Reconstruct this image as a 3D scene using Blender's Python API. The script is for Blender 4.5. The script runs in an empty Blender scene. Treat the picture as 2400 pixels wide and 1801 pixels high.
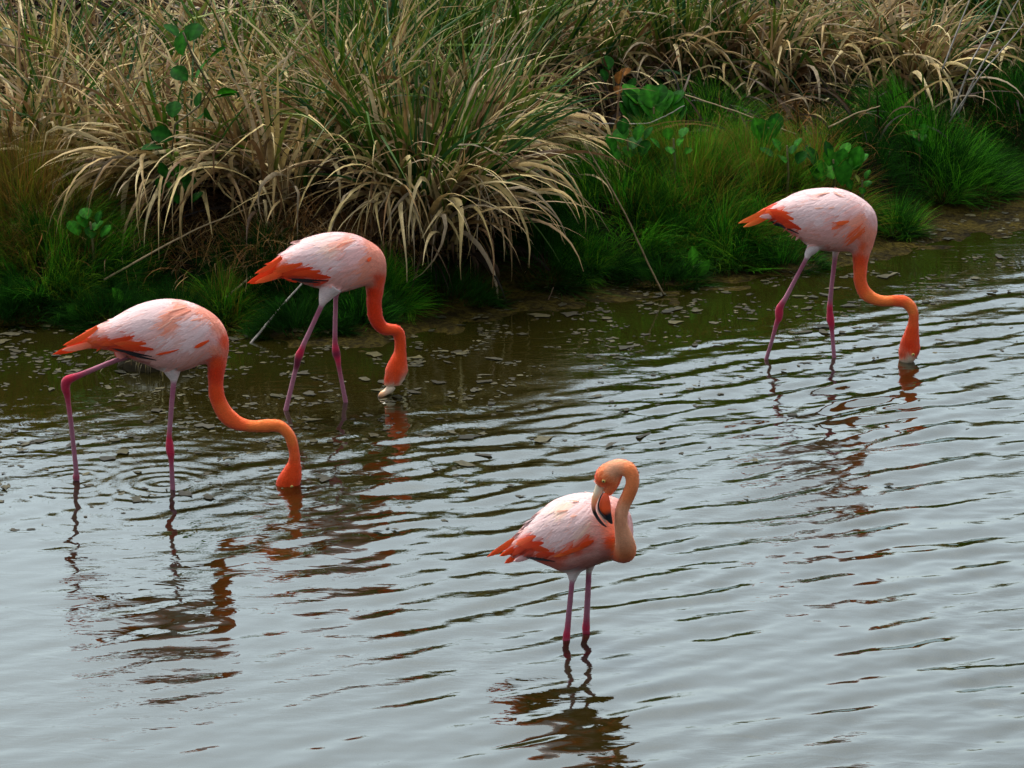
import bpy, math, random
import numpy as np
from mathutils import Vector
from mathutils.bvhtree import BVHTree
from mathutils.kdtree import KDTree

rng = np.random.default_rng(7)
random.seed(7)
C = bpy.context.scene.collection
SC = bpy.context.scene

# ------------------------------------------------------------------ camera
CAM_H, PITCH, F = 4.0, math.radians(15.0), 8626.0        # F in photo pixels (2400 wide)
cam = bpy.data.cameras.new('camera'); cam.sensor_width = 36.0; cam.lens = F / 2400 * 36.0
cam.clip_start = 0.1; cam.clip_end = 2000
cam_o = bpy.data.objects.new('camera', cam); C.objects.link(cam_o)
cam_o.location = (0, 0, CAM_H); cam_o.rotation_euler = (math.pi/2 - PITCH, 0, 0)
SC.camera = cam_o

# ------------------------------------------------------------------ sky and sun
SUN_EL, SUN_AZ = math.radians(62), math.radians(338)     # veiled, beyond the bank to the left
w = bpy.data.worlds.new('World'); SC.world = w; w.use_nodes = True
nt = w.node_tree; nt.nodes.clear()
sky = nt.nodes.new('ShaderNodeTexSky'); sky.sky_type = 'NISHITA'; sky.sun_disc = False
sky.sun_elevation = SUN_EL; sky.sun_rotation = SUN_AZ
sky.air_density = 1.0; sky.dust_density = 4.0; sky.ozone_density = 1.5
hs = nt.nodes.new('ShaderNodeHueSaturation'); hs.inputs['Saturation'].default_value = 0.38
bg = nt.nodes.new('ShaderNodeBackground'); bg.inputs[1].default_value = 0.12
wo = nt.nodes.new('ShaderNodeOutputWorld')
nt.links.new(sky.outputs[0], hs.inputs['Color']); nt.links.new(hs.outputs[0], bg.inputs[0]); nt.links.new(bg.outputs[0], wo.inputs[0])
sun = bpy.data.lights.new('sun', 'SUN'); sun.energy = 1.5; sun.angle = math.radians(14); sun.color = (1, .97, .92)
sun_o = bpy.data.objects.new('sun', sun); C.objects.link(sun_o)
sd = Vector((math.sin(SUN_AZ)*math.cos(SUN_EL), math.cos(SUN_AZ)*math.cos(SUN_EL), math.sin(SUN_EL)))
sun_o.rotation_euler = sd.to_track_quat('Z', 'Y').to_euler()
SC.view_settings.view_transform = 'Standard'; SC.view_settings.look = 'None'
SC.view_settings.exposure = 1.14; SC.view_settings.gamma = 1.0; SC.view_settings.use_curve_mapping = False
SC.render.engine = 'CYCLES'
SC.cycles.max_bounces = 8; SC.cycles.diffuse_bounces = 3; SC.cycles.glossy_bounces = 3; SC.cycles.transparent_max_bounces = 12
SC.cycles.caustics_reflective = False; SC.cycles.caustics_refractive = False

# ------------------------------------------------------------------ picture -> place
CP, SP = math.cos(PITCH), math.sin(PITCH)
def ray(px, py):
    u, v = (px - 1200) / F, (900.5 - py) / F
    return np.array([u, CP + v*SP, -SP + v*CP])
def on_z(px, py, z=0.0):
    r = ray(px, py); t = (z - CAM_H) / r[2]
    return np.array([r[0]*t, r[1]*t, z])
def on_plane(px, py, p0, n):
    r = ray(px, py); o = np.array([0, 0, CAM_H]); t = np.dot(p0 - o, n) / np.dot(r, n)
    return o + r*t
K = 2400/2212.0                                           # first notes were taken on a 2212 px wide copy

# ------------------------------------------------------------------ terrain
def line_xy(pts, z=0.0):
    P = np.array([on_z(a*K, b*K, z)[:2] for a, b in pts]); return P[:, 0], P[:, 1]
SHX, SHY = line_xy([(-600, 720), (0, 712), (300, 712), (600, 735), (800, 745), (900, 735), (1100, 705), (1250, 672), (1430, 640),
                    (1600, 615), (1750, 592), (1900, 562), (2050, 535), (2212, 500), (2700, 430)])
FTX, FTY = line_xy([(-600, 700), (0, 700), (300, 705), (600, 722), (780, 712), (900, 672), (1150, 640), (1300, 612), (1500, 598), (1650, 588),
                    (1780, 560), (1900, 515), (2000, 462), (2100, 415), (2212, 385), (2700, 330)])
def vnoise(x, y, s, seed=0):
    """cheap smooth value noise, numpy"""
    x = np.asarray(x, float)*s + seed*17.3; y = np.asarray(y, float)*s + seed*9.1
    xi, yi = np.floor(x), np.floor(y); fx, fy = x-xi, y-yi
    fx = fx*fx*(3-2*fx); fy = fy*fy*(3-2*fy)
    def h(a, b):
        v = np.sin(a*127.1 + b*311.7 + seed*74.7)*43758.5453; return v-np.floor(v)
    return (h(xi, yi)*(1-fx)+h(xi+1, yi)*fx)*(1-fy) + (h(xi, yi+1)*(1-fx)+h(xi+1, yi+1)*fx)*fy
def sstep(a, b, x):
    t = np.clip((x-a)/(b-a), 0, 1); return t*t*(3-2*t)
def height(x, y):
    x = np.asarray(x, float); y = np.asarray(y, float)
    s = np.interp(x, SHX, SHY) + .25*(vnoise(x, y, 2.2, 1)-.5) + .12*(vnoise(x, y, 6, 2)-.5)
    f = np.interp(x, FTX, FTY) + .16*(vnoise(x, y, 2.5, 3)-.5)
    d = y - s
    bed = np.where(d < 0, np.maximum(d*.07, -.75), np.minimum(d*.05, .03))
    bed = bed + (.020*(vnoise(x, y, 9, 4)-.5) + .012*(vnoise(x, y, 22, 5)-.5))*np.clip(1.2+d, .25, 1)
    e = y - f
    bank = .30*sstep(0, .75, e) + .075*np.clip(e-.4, 0, 9) + .10*(vnoise(x, y, 1.3, 6)-.5)*sstep(0, .8, e)
    z = np.where(e > 0, np.maximum(bed, 0.0)+bank, bed)
    near = sstep(5.5, 1.0, y)                       # the bank the photographer stands on
    return z*(1-near) + 2.3*near
def on_ground(px, py):
    """where the sight line through a photo pixel meets the terrain"""
    r = ray(px, py)
    t = np.linspace(9, 60, 4000); X, Y, Z = r[0]*t, r[1]*t, CAM_H + r[2]*t
    k = np.argmax(Z < height(X, Y)); return np.array([X[k], Y[k], float(height(X[k], Y[k]))])

# ------------------------------------------------------------------ helpers
def mesh_obj(name, V, Fc, mat, parent=None, cols=None, smooth=True, origin=None):
    V = np.asarray(V, float)
    if origin is not None: V = V - np.asarray(origin)
    me = bpy.data.meshes.new(name)
    if isinstance(Fc, np.ndarray):
        n, k = Fc.shape
        me.vertices.add(len(V)); me.vertices.foreach_set('co', V.astype(np.float32).ravel())
        me.loops.add(n*k); me.loops.foreach_set('vertex_index', Fc.astype(np.int32).ravel())
        me.polygons.add(n); me.polygons.foreach_set('loop_start', np.arange(0, n*k, k, dtype=np.int32))
        me.polygons.foreach_set('loop_total', np.full(n, k, dtype=np.int32))
        me.update(calc_edges=True)
    else:
        me.from_pydata([tuple(v) for v in V], [], Fc); me.update()
    me.polygons.foreach_set('use_smooth', np.full(len(me.polygons), smooth))
    if cols is not None:
        ca = me.color_attributes.new('Col', 'FLOAT_COLOR', 'POINT')
        c4 = np.ones((len(V), 4), np.float32); c4[:, :3] = np.clip(cols, 0, 1); ca.data.foreach_set('color', c4.ravel())
    me.materials.append(mat)
    o = bpy.data.objects.new(name, me); C.objects.link(o)
    if parent is not None: o.parent = parent
    return o
def tag(o, label=None, cat=None, group=None, kind=None):
    if label: o['label'] = label
    if cat: o['category'] = cat
    if group: o['group'] = group
    if kind: o['kind'] = kind
    return o
def empty(name, loc, label, cat, group=None):
    o = bpy.data.objects.new(name, None); C.objects.link(o); o.location = tuple(loc); o.empty_display_size = .05
    return tag(o, label, cat, group)

def new_mat(name):
    m = bpy.data.materials.new(name); m.use_nodes = True
    n = m.node_tree; n.nodes.clear(); out = n.nodes.new('ShaderNodeOutputMaterial'); return m, n, out
def N(n, t, **kw):
    x = n.nodes.new(t)
    for k, v in kw.items(): setattr(x, k, v)
    return x
def attr_mat(name, rough=.6, var=.25, scale=40, spec=.3, transl=0.0, bump=0.0, stretch=None, sheen=0.0, coat=0.0):
    m, n, out = new_mat(name); L = n.links.new
    a = N(n, 'ShaderNodeAttribute', attribute_name='Col')
    g = N(n, 'ShaderNodeNewGeometry')
    nz = N(n, 'ShaderNodeTexNoise'); nz.inputs['Scale'].default_value = scale; nz.inputs['Detail'].default_value = 3
    if stretch:
        mp = N(n, 'ShaderNodeMapping'); mp.inputs['Scale'].default_value = stretch[0]; mp.inputs['Rotation'].default_value = stretch[1]
        L(g.outputs['Position'], mp.inputs[0]); L(mp.outputs[0], nz.inputs['Vector'])
    else: L(g.outputs['Position'], nz.inputs['Vector'])
    mr = N(n, 'ShaderNodeMapRange'); mr.inputs[1].default_value = .25; mr.inputs[2].default_value = .75
    mr.inputs[3].default_value = 1-var; mr.inputs[4].default_value = 1+var*.5; L(nz.outputs[0], mr.inputs[0])
    mx = N(n, 'ShaderNodeMix', data_type='RGBA', blend_type='MULTIPLY'); mx.inputs[0].default_value = 1
    L(a.outputs['Color'], mx.inputs[6]); L(mr.outputs[0], mx.inputs[7])
    p = N(n, 'ShaderNodeBsdfPrincipled'); p.inputs['Roughness'].default_value = rough; p.inputs['Specular IOR Level'].default_value = spec
    L(mx.outputs[2], p.inputs['Base Color'])
    if sheen: p.inputs['Sheen Weight'].default_value = sheen
    if bump:
        b = N(n, 'ShaderNodeBump'); b.inputs['Strength'].default_value = bump; b.inputs['Distance'].default_value = .004
        L(nz.outputs[0], b.inputs['Height']); L(b.outputs[0], p.inputs['Normal'])
    if transl:
        t = N(n, 'ShaderNodeBsdfTranslucent'); L(mx.outputs[2], t.inputs[0])
        ms = N(n, 'ShaderNodeMixShader'); ms.inputs[0].default_value = transl
        L(p.outputs[0], ms.inputs[1]); L(t.outputs[0], ms.inputs[2]); L(ms.outputs[0], out.inputs[0])
    else: L(p.outputs[0], out.inputs[0])
    return m
M_BLADE = attr_mat('grass_blade', .55, .4, 28, .15, .15)
M_HAIR = attr_mat('fine_grass', .7, .25, 14, .03, .32)
M_LEAF = attr_mat('broad_leaf', .6, .5, 38, .06, .3, .5)
M_STEM = attr_mat('dry_stem', .7, .35, 60, .2, 0, .4)
M_PAD = attr_mat('floating_leaf', .5, .5, 70, .12, 0, .8)
M_BODY = attr_mat('plumage', .8, .22, 110, .08, 0, .6, ((1, 1, 3.2), (0, .6, 0)), .25)
M_FEATHER = attr_mat('feather', .75, .12, 130, .08, .08, .15, ((.7, 1, 3.0), (0, .6, 0)), .2)
M_BILL = attr_mat('bill_horn', .35, .1, 60, .4)
M_EYE = attr_mat('eye_iris', .15, .0, 10, .5)

# ground -------------------------------------------------------------
def ground_mat():
    m, n, out = new_mat('mud_and_litter'); L = n.links.new
    g = N(n, 'ShaderNodeNewGeometry')
    n1 = N(n, 'ShaderNodeTexNoise'); n1.inputs['Scale'].default_value = 7; n1.inputs['Detail'].default_value = 6
    n2 = N(n, 'ShaderNodeTexNoise'); n2.inputs['Scale'].default_value = 42; n2.inputs['Detail'].default_value = 4
    for q in (n1, n2): L(g.outputs['Position'], q.inputs['Vector'])
    r1 = N(n, 'ShaderNodeValToRGB'); e = r1.color_ramp.elements
    e[0].position = .33; e[0].color = (.010, .008, .002, 1); e[1].position = .78; e[1].color = (.060, .046, .006, 1)
    L(n1.outputs[0], r1.inputs[0])
    r2 = N(n, 'ShaderNodeValToRGB'); e = r2.color_ramp.elements
    e[0].position = .40; e[0].color = (.25, .22, .18, 1); e[1].position = .56; e[1].color = (1, 1, 1, 1)
    L(n2.outputs[0], r2.inputs[0])
    mx = N(n, 'ShaderNodeMix', data_type='RGBA', blend_type='MULTIPLY'); mx.inputs[0].default_value = .8
    L(r1.outputs[0], mx.inputs[6]); L(r2.outputs[0], mx.inputs[7])
    sx = N(n, 'ShaderNodeSeparateXYZ'); L(g.outputs['Position'], sx.inputs[0])
    hr = N(n, 'ShaderNodeMapRange'); hr.inputs[1].default_value = .05; hr.inputs[2].default_value = .16; L(sx.outputs[2], hr.inputs[0])
    soil = N(n, 'ShaderNodeMix', data_type='RGBA'); L(hr.outputs[0], soil.inputs[0]); L(mx.outputs[2], soil.inputs[6])
    soil.inputs[7].default_value = (.010, .007, .004, 1)  # bank soil kept near black, its colour standing for shade between the blades
    rg = N(n, 'ShaderNodeMapRange'); rg.inputs[1].default_value = .0; rg.inputs[2].default_value = .12; rg.inputs[3].default_value = .8; rg.inputs[4].default_value = .9
    L(sx.outputs[2], rg.inputs[0])
    p = N(n, 'ShaderNodeBsdfPrincipled'); p.inputs['Specular IOR Level'].default_value = .03
    L(soil.outputs[2], p.inputs['Base Color']); L(rg.outputs[0], p.inputs['Roughness'])
    b = N(n, 'ShaderNodeBump'); b.inputs['Strength'].default_value = 1; b.inputs['Distance'].default_value = .03
    L(n2.outputs[0], b.inputs['Height']); L(b.outputs[0], p.inputs['Normal']); L(p.outputs[0], out.inputs[0])
    return m
def axis(parts):
    out = []
    for a, b, st in parts: out.append(np.arange(a, b, st))
    return np.unique(np.round(np.concatenate(out), 5))
def grid(xs, ys, zf):
    X, Y = np.meshgrid(xs, ys); Z = zf(X, Y)
    V = np.stack([X, Y, Z], -1).reshape(-1, 3); nx, ny = len(xs), len(ys)
    i = np.arange(ny-1)[:, None]*nx + np.arange(nx-1)[None, :]
    Fq = np.stack([i, i+1, i+nx+1, i+nx], -1).reshape(-1, 4); return V, Fq
xs = axis([(-400, -40, 30), (-40, -5, 1.2), (-5, 5, .05), (5, 40, 1.2), (40, 401, 30)])
ys = axis([(-300, -10, 30), (-10, 8, .8), (8, 14, .12), (14, 20.5, .04), (20.5, 30, .3), (30, 60, 3), (60, 601, 30)])
V, Fq = grid(xs, ys, height)
tag(mesh_obj('ground', V, Fq, ground_mat()), 'dark muddy bank and pond bed under the grass', kind='structure')

# ------------------------------------------------------------------ birds' places (needed for the ripples)
# zoom windows of the photo in which each bird was measured: (x0, y0, scale)
def zz(win): return lambda X, Y: (win[0] + X/win[2], win[1] + Y/win[2])
WA, WB, WC, WD = (80, 660, 2.964), (540, 500, 3.32), (1680, 400, 3.32), (1100, 1040, 3.192)
ring_pts = []      # (x, y, slope amplitude, wavelength, decay)
def add_ring(win, X, Y, a, lam, dec):
    p = on_z(*zz(win)(X, Y)); ring_pts.append((p[0], p[1], a, lam, dec))
add_ring(WA, 900, 1400, .20, .075, .30); add_ring(WA, 292, 1380, .13, .07, .2); add_ring(WA, 1770, 1410, .16, .055, .15)
add_ring(WB, 1270, 1375, .05, .04, .10); add_ring(WB, 432, 1530, .03, .05, .1)
add_ring(WC, 385, 1465, .08, .07, .2); add_ring(WC, 912, 1450, .09, .07, .2); add_ring(WC, 1480, 1500, .10, .06, .2)
add_ring(WD, 725, 1480, .02, .05, .08); add_ring(WD, 875, 1420, .02, .05, .08)

# ------------------------------------------------------------------ water
WR = np.random.default_rng(12)
def waves(X, Y):
    Z = np.zeros_like(X)
    sh = np.interp(X, SHX, SHY) - Y                   # metres off the shore
    # calm under the bank, livelier out in the open and to the right
    reach = np.interp(X, [-2.6, -.8, .6, 3], [1.9, 1.7, 1.1, .9])
    A = sstep(.15, 1.6, sh - reach*.62 + .35) * (.36 + .64*sstep(-1.9, .9, X + .35*(Y-11)))
    A = A * (.70+.6*vnoise(X, Y, .9, 8))
    th0 = math.radians(90+25)                         # travel direction: crests run right and away
    for k in range(46):
        lam = math.exp(WR.uniform(math.log(.085), math.log(.36)))
        th = th0 + WR.normal(0, .31)
        kk = 2*math.pi/lam
        slope = .0160*(1.4 if .12 < lam < .26 else .62)
        ph = WR.uniform(0, 6.28)
        Z += A*(1-.35*np.exp(-(((X-ring_pts[0][0])/.8)**2+((Y-ring_pts[0][1]+.6)/1.2)**2)))*slope/kk*np.sin(kk*(X*math.cos(th)+Y*math.sin(th)) + ph + 2.2*vnoise(X, Y, .9, 20+k % 5))
    calm = 1-.75*np.exp(-(((X-ring_pts[0][0])/.75)**2+((Y-ring_pts[0][1]+.3)/1.1)**2))
    for k in range(34):                               # small cross chop
        lam = math.exp(WR.uniform(math.log(.05), math.log(.16))); th = WR.uniform(0, 6.28); kk = 2*math.pi/lam
        Z += (A*.8+.10)*calm*.0092/kk*np.sin(kk*(X*math.cos(th)+Y*math.sin(th)) + WR.uniform(0, 6.28))
    for (x0, y0, a, lam, dec) in ring_pts:
        r = np.hypot(X-x0, Y-y0); kk = 2*math.pi/lam
        Z += a/kk*np.cos(kk*r*(1+.1*np.sin(r*9)))*np.exp(-r/dec)*sstep(0, .03, r)
    edge = sstep(4.3, 3.8, np.abs(X))*sstep(9.2, 9.8, Y)*sstep(19.6, 19.0, Y)
    return Z*edge
def water_mat():
    m, n, out = new_mat('pond_water'); L = n.links.new
    g = N(n, 'ShaderNodeNewGeometry')
    mp = N(n, 'ShaderNodeMapping'); mp.inputs['Rotation'].default_value = (0, 0, math.radians(-33)); mp.inputs['Scale'].default_value = (.45, 1, 1)
    L(g.outputs['Position'], mp.inputs[0])
    n1 = N(n, 'ShaderNodeTexNoise'); n1.inputs['Scale'].default_value = 13; n1.inputs['Detail'].default_value = 3; n1.inputs['Distortion'].default_value = .8
    n2 = N(n, 'ShaderNodeTexNoise'); n2.inputs['Scale'].default_value = 1.1; n2.inputs['Detail'].default_value = 2
    L(mp.outputs[0], n1.inputs['Vector']); L(g.outputs['Position'], n2.inputs['Vector'])
    mr = N(n, 'ShaderNodeMapRange'); mr.inputs[1].default_value = .42; mr.inputs[2].default_value = .62; mr.inputs[3].default_value = .15; mr.inputs[4].default_value = 1
    L(n2.outputs[0], mr.inputs[0])
    n3 = N(n, 'ShaderNodeTexNoise'); n3.inputs['Scale'].default_value = 34; n3.inputs['Detail'].default_value = 2; n3.inputs['Distortion'].default_value = 1.2; L(mp.outputs[0], n3.inputs['Vector'])
    n4 = N(n, 'ShaderNodeTexNoise'); n4.inputs['Scale'].default_value = .8; n4.inputs['W' if False else 'Detail'].default_value = 1
    mp4 = N(n, 'ShaderNodeMapping'); mp4.inputs['Location'].default_value = (7.3, 2.1, 0); L(g.outputs['Position'], mp4.inputs[0]); L(mp4.outputs[0], n4.inputs['Vector'])
    m4 = N(n, 'ShaderNodeMapRange'); m4.inputs[1].default_value = .46; m4.inputs[2].default_value = .60; m4.inputs[3].default_value = .05; m4.inputs[4].default_value = 1; L(n4.outputs[0], m4.inputs[0])
    b0 = N(n, 'ShaderNodeBump'); b0.inputs['Distance'].default_value = .0008; L(m4.outputs[0], b0.inputs['Strength']); L(n3.outputs[0], b0.inputs['Height'])
    b = N(n, 'ShaderNodeBump'); b.inputs['Distance'].default_value = .0030; L(b0.outputs[0], b.inputs['Normal']); L(mr.outputs[0], b.inputs['Strength']); L(n1.outputs[0], b.inputs['Height'])
    fr = N(n, 'ShaderNodeFresnel'); fr.inputs[0].default_value = 1.62; L(b.outputs[0], fr.inputs['Normal'])
    gl = N(n, 'ShaderNodeBsdfGlossy'); gl.inputs['Roughness'].default_value = .008; L(b.outputs[0], gl.inputs['Normal'])
    gl.inputs['Color'].default_value = (.84, .965, .965, 1)
    df = N(n, 'ShaderNodeBsdfDiffuse'); df.inputs[0].default_value = (.022, .018, .003, 1)
    tr = N(n, 'ShaderNodeBsdfTransparent'); tr.inputs[0].default_value = (.46, .44, .26, 1)
    m1 = N(n, 'ShaderNodeMixShader'); m1.inputs[0].default_value = .45; L(df.outputs[0], m1.inputs[1]); L(tr.outputs[0], m1.inputs[2])
    m2 = N(n, 'ShaderNodeMixShader'); fm = N(n, 'ShaderNodeMapRange'); fm.inputs[1].default_value = .03; fm.inputs[2].default_value = .34; fm.inputs[3].default_value = .06; fm.inputs[4].default_value = .47; L(fr.outputs[0], fm.inputs[0]); L(fm.outputs[0], m2.inputs[0]); L(m1.outputs[0], m2.inputs[1]); L(gl.outputs[0], m2.inputs[2])
    L(m2.outputs[0], out.inputs[0]); return m
xs = axis([(-60, -4.4, 4), (-4.4, 4.4, .017), (4.4, 61, 4)])
ys = axis([(2, 9, 1), (9, 19.8, .0125), (20, 40, 2)])
V, Fq = grid(xs, ys, waves)
tag(mesh_obj('water', V, Fq, water_mat()), 'murky olive pond water rippling under a grey sky', kind='structure')

# ------------------------------------------------------------------ ribbons (every grass blade)
def ribbons(base, az, e0, length, curv, width, col, segs=8, daz=0, twist=0, tip=None, power=1.35, taper=.55, keel=True, clamp=True):
    n = len(base); col = np.broadcast_to(col, (n, 3))
    s = np.linspace(0, 1, segs+1)[None, :]
    B = lambda v: np.broadcast_to(np.asarray(v, float), (n,))[:, None]
    el = B(e0) - B(curv)*s**power
    kr = np.random.default_rng(n+segs); km = (kr.uniform(0, 1, (n, 1)) < .22)*kr.uniform(.4, 1.7, (n, 1)); ks = kr.uniform(.35, .85, (n, 1)); el = el - (km*(s > ks) if segs > 6 else 0)
    a = B(az) + B(daz)*s**1.5 + (km*(s > ks)*kr.normal(0, .5, (n, 1)) if segs > 6 else 0)
    ds = B(length)/segs
    T = np.stack([np.cos(el)*np.cos(a), np.cos(el)*np.sin(a), np.sin(el)], -1)
    P = np.concatenate([np.zeros((n, 1, 3)), np.cumsum((T[:, :-1]+T[:, 1:])*.5*ds[..., None], 1)], 1) + base[:, None, :]
    if clamp:
        P[..., 2] = np.maximum(P[..., 2], np.maximum(height(P[..., 0], P[..., 1]), 0)+.004)
    side = np.stack([-np.sin(a), np.cos(a), 0*a], -1)
    up = np.cross(T, side)
    tw = B(twist)*(.3+s)
    W = side*np.cos(tw)[..., None] + up*np.sin(tw)[..., None]
    Nn = np.cross(T, W)
    prof = np.minimum(1, (1-s)/taper+.04)*np.minimum(1, .55+3*s)
    hw = B(width)*.5*prof
    Lf = P - W*hw[..., None]; Rt = P + W*hw[..., None]
    if keel:
        Mid = P + Nn*(hw*.35)[..., None]; V = np.stack([Lf, Mid, Rt], 2); k = 3
    else: V = np.stack([Lf, Rt], 2); k = 2
    V = V.reshape(-1, 3)
    st = (segs+1)*k
    idx = (np.arange(n)*st)[:, None, None] + (np.arange(segs)*k)[None, :, None] + np.arange(k-1)[None, None, :]
    Fq = np.stack([idx, idx+1, idx+k+1, idx+k], -1).reshape(-1, 4)
    cc = np.repeat(col[:, None, :], segs+1, 1)
    if tip is not None:
        tipc = np.broadcast_to(tip, (n, 3))[:, None, :]; q = (s**2)[..., None]; cc = cc*(1-q)+tipc*q
    cols = np.repeat(cc.reshape(-1, 3), k, 0)
    return V, Fq, cols
def merge(parts):
    Vs, Fs, Cs, o = [], [], [], 0
    for V, Fq, c in parts: Vs.append(V); Fs.append(Fq+o); Cs.append(c); o += len(V)
    return np.concatenate(Vs), np.concatenate(Fs), np.concatenate(Cs)

DRY = np.array([[.42, .30, .12], [.50, .39, .16], [.32, .22, .10], [.38, .30, .18], [.18, .10, .04], [.56, .45, .22], [.24, .15, .055]])*.98
GRN = np.array([[.07, .17, .012], [.04, .13, .01], [.14, .23, .025], [.24, .29, .05], [.03, .12, .03]])*.64
DEAD_SHADE = np.array([[.03, .017, .007], [.06, .032, .012], [.02, .012, .006], [.11, .065, .028]])*.6  # dead low blades, blackened in colour to paint the shade in the gaps
def pick(pal, n, r=rng, j=.2):
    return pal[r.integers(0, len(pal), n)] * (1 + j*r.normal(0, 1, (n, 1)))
def cl(v, a, b): return np.clip(v, a, b)

TUSS = []
def tussock(px, py, nd, ng, L, label, radius=.16, az0=None, azs=None, droop=1.0, green_up=True, wid=.0225, group='big sedge tussocks on the bank', single=0):
    """one clump of strap-like sedge; az0/azs bend its dry blades to one side"""
    p = on_ground(px*K, py*K); TUSS.append((p[0], p[1], L))
    root = empty('sedge_tussock', p, label, 'tussock', group)
    def mk(n, pal, lo, hi, c0, c1, lf, wf, biased):
        r = radius*np.sqrt(rng.uniform(0, 1, n)); t = rng.uniform(0, 2*np.pi, n)
        b = np.stack([p[0]+r*np.cos(t), p[1]+r*np.sin(t), np.zeros(n)], -1)
        b[:, 2] = height(b[:, 0], b[:, 1]) - .01
        az = t + rng.normal(0, .5, n)
        if biased and az0 is not None:
            q = rng.uniform(0, 1, n) < .72; az = np.where(q, az0 + rng.normal(0, azs, n), az)
        e0 = rng.uniform(lo, hi, n); cu = rng.uniform(c0, c1, n)*droop
        return ribbons(b, az, e0, L*rng.uniform(lf[0], lf[1], n), cu, wid*rng.uniform(.6, 1.35, n)*wf, pick(pal, n), 11,
                       rng.normal(0, .55, n), rng.normal(0, .9, n), None, rng.uniform(.9, 2.0))
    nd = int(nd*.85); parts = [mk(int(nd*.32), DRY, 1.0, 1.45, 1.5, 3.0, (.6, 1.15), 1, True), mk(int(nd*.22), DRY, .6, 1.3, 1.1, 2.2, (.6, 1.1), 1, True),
             mk(int(nd*.20), DRY, 1.25, 1.52, .4, 1.5, (.7, 1.2), .9, False), mk(int(nd*.40), DEAD_SHADE, .1, 1.1, .8, 2.2, (.3, .75), .9, False)]
    V, Fq, c = merge(parts); tag(mesh_obj('dry_blades', V, Fq, M_BLADE, root, c, origin=p), kind='stuff')
    if ng:
        V, Fq, c = mk(ng, GRN, 1.1, 1.52, .3, 1.4, (.7, 1.25), .85, False)
        tag(mesh_obj('green_blades', V, Fq, M_BLADE, root, c, origin=p), kind='stuff')
    for k in range(single):                              # the long arching blades that stand out one by one
        t = (az0 if az0 is not None else rng.uniform(0, 6.28)) + rng.normal(0, .8)
        b = np.array([[p[0]+radius*.6*math.cos(t), p[1]+radius*.6*math.sin(t), p[2]]])
        V, Fq, c = ribbons(b, t, rng.uniform(.75, 1.25), L*rng.uniform(.8, 1.2), rng.uniform(1.7, 2.9), wid*rng.uniform(1.1, 1.6),
                           pick(DRY[[1, 5, 1, 0]], 1, j=.1), 11, rng.normal(0, .5), rng.normal(0, .7))
        mesh_obj('leaf_blade', V, Fq, M_BLADE, root, c, origin=p)
    return root, p

LFT, RGT, FRN = math.pi*1.03, 0.0, -math.pi/2
# front row
root_c, pc = tussock(905, 455, 760, 230, .90, 'huge sedge tussock with green centre and dry skirt hanging to the water', .26, None, None, .9, single=26)
n = 46                                                   # the dead skirt that hangs down towards the mud, each blade its own
for k in range(n):
    t = FRN + rng.normal(0, .62)
    px = rng.uniform(790, 1085); b = on_ground(px*K, rng.uniform(455, 520)*K); b[2] += rng.uniform(.10, .22)
    V, Fq, c = ribbons(b[None], t, rng.uniform(.3, 1.0), rng.uniform(.42, .72), rng.uniform(1.9, 2.7), rng.uniform(.010, .019),
                       pick(DRY[[0, 1, 3, 5, 2]], 1, j=.12), 11, rng.normal(0, .3), rng.normal(0, .8), power=.8, clamp=True)
    mesh_obj('hanging_blade', V, Fq, M_BLADE, root_c, c, origin=pc)
tussock(600, 440, 420, 40, .85, 'dry tussock just above the back of the middle flamingo', .2, LFT-.1, .7, 1.0, single=14)
tussock(400, 430, 470, 40, .85, 'dry tussock left of the broad-leaved vine, arching left', .2, LFT+.3, .7, 1.05, single=14)
tussock(200, 390, 430, 50, .8, 'dry tussock behind the orange-brown grass mound', .2, LFT+.1, .8, 1.0, single=10)
tussock(30, 390, 380, 50, .8, 'dry tussock at the left edge of the view', .2, LFT, .8, 1.0, single=6)
tussock(740, 360, 330, 110, .95, 'half green tussock left of the huge one', .2, LFT-.2, .6, .9, single=10)
tussock(1050, 370, 260, 150, .72, 'half green tussock leaning right of the huge one', .2, RGT-.3, .7, 1.0, single=12)
# middle row
tussock(100, 260, 280, 75, .8, 'upright green and tan tussock in the upper left corner', .22, LFT, 1, .8, single=4)
tussock(300, 280, 320, 55, .85, 'tan tussock with fine stems behind the vine', .22, LFT+.2, .8, .95, single=8)
tussock(520, 280, 320, 65, .9, 'tan tussock right above the vine leaves', .22, LFT+.2, .7, .95, single=8)
tussock(860, 250, 240, 260, .9, 'bright green tussock behind the huge one', .24, None, None, .7, single=4)
tussock(1060, 240, 240, 240, .95, 'green tussock near the top edge above the huge one', .24, RGT+.4, .8, .75, single=4)
tussock(1270, 215, 260, 110, .75, 'tan tussock with crossing stems left of the round-leaved bush', .2, LFT+.6, .9, 1.0, single=8)
tussock(1470, 180, 240, 150, .8, 'green-bladed tussock directly behind the round-leaved bush', .2, None, None, .85, single=6)
tussock(1640, 190, 280, 60, .75, 'straw tussock arching over the yellowish grass mound', .2, RGT+.1, .9, 1.1, single=8)
tussock(1800, 175, 300, 40, .75, 'matted straw tussock in the dark gap', .2, RGT, .9, 1.2, single=8)
tussock(1960, 215, 330, 70, .72, 'fan-shaped tussock above the dark round mound', .16, None, None, .85, single=14)
tussock(2110, 120, 160, 240, .85, 'green fan tussock in the upper right corner', .2, None, None, .7, single=4)
tussock(2240, 170, 220, 60, .7, 'straw tussock at the right edge beside the pale stems', .2, LFT, .8, 1.1, single=4)

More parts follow.
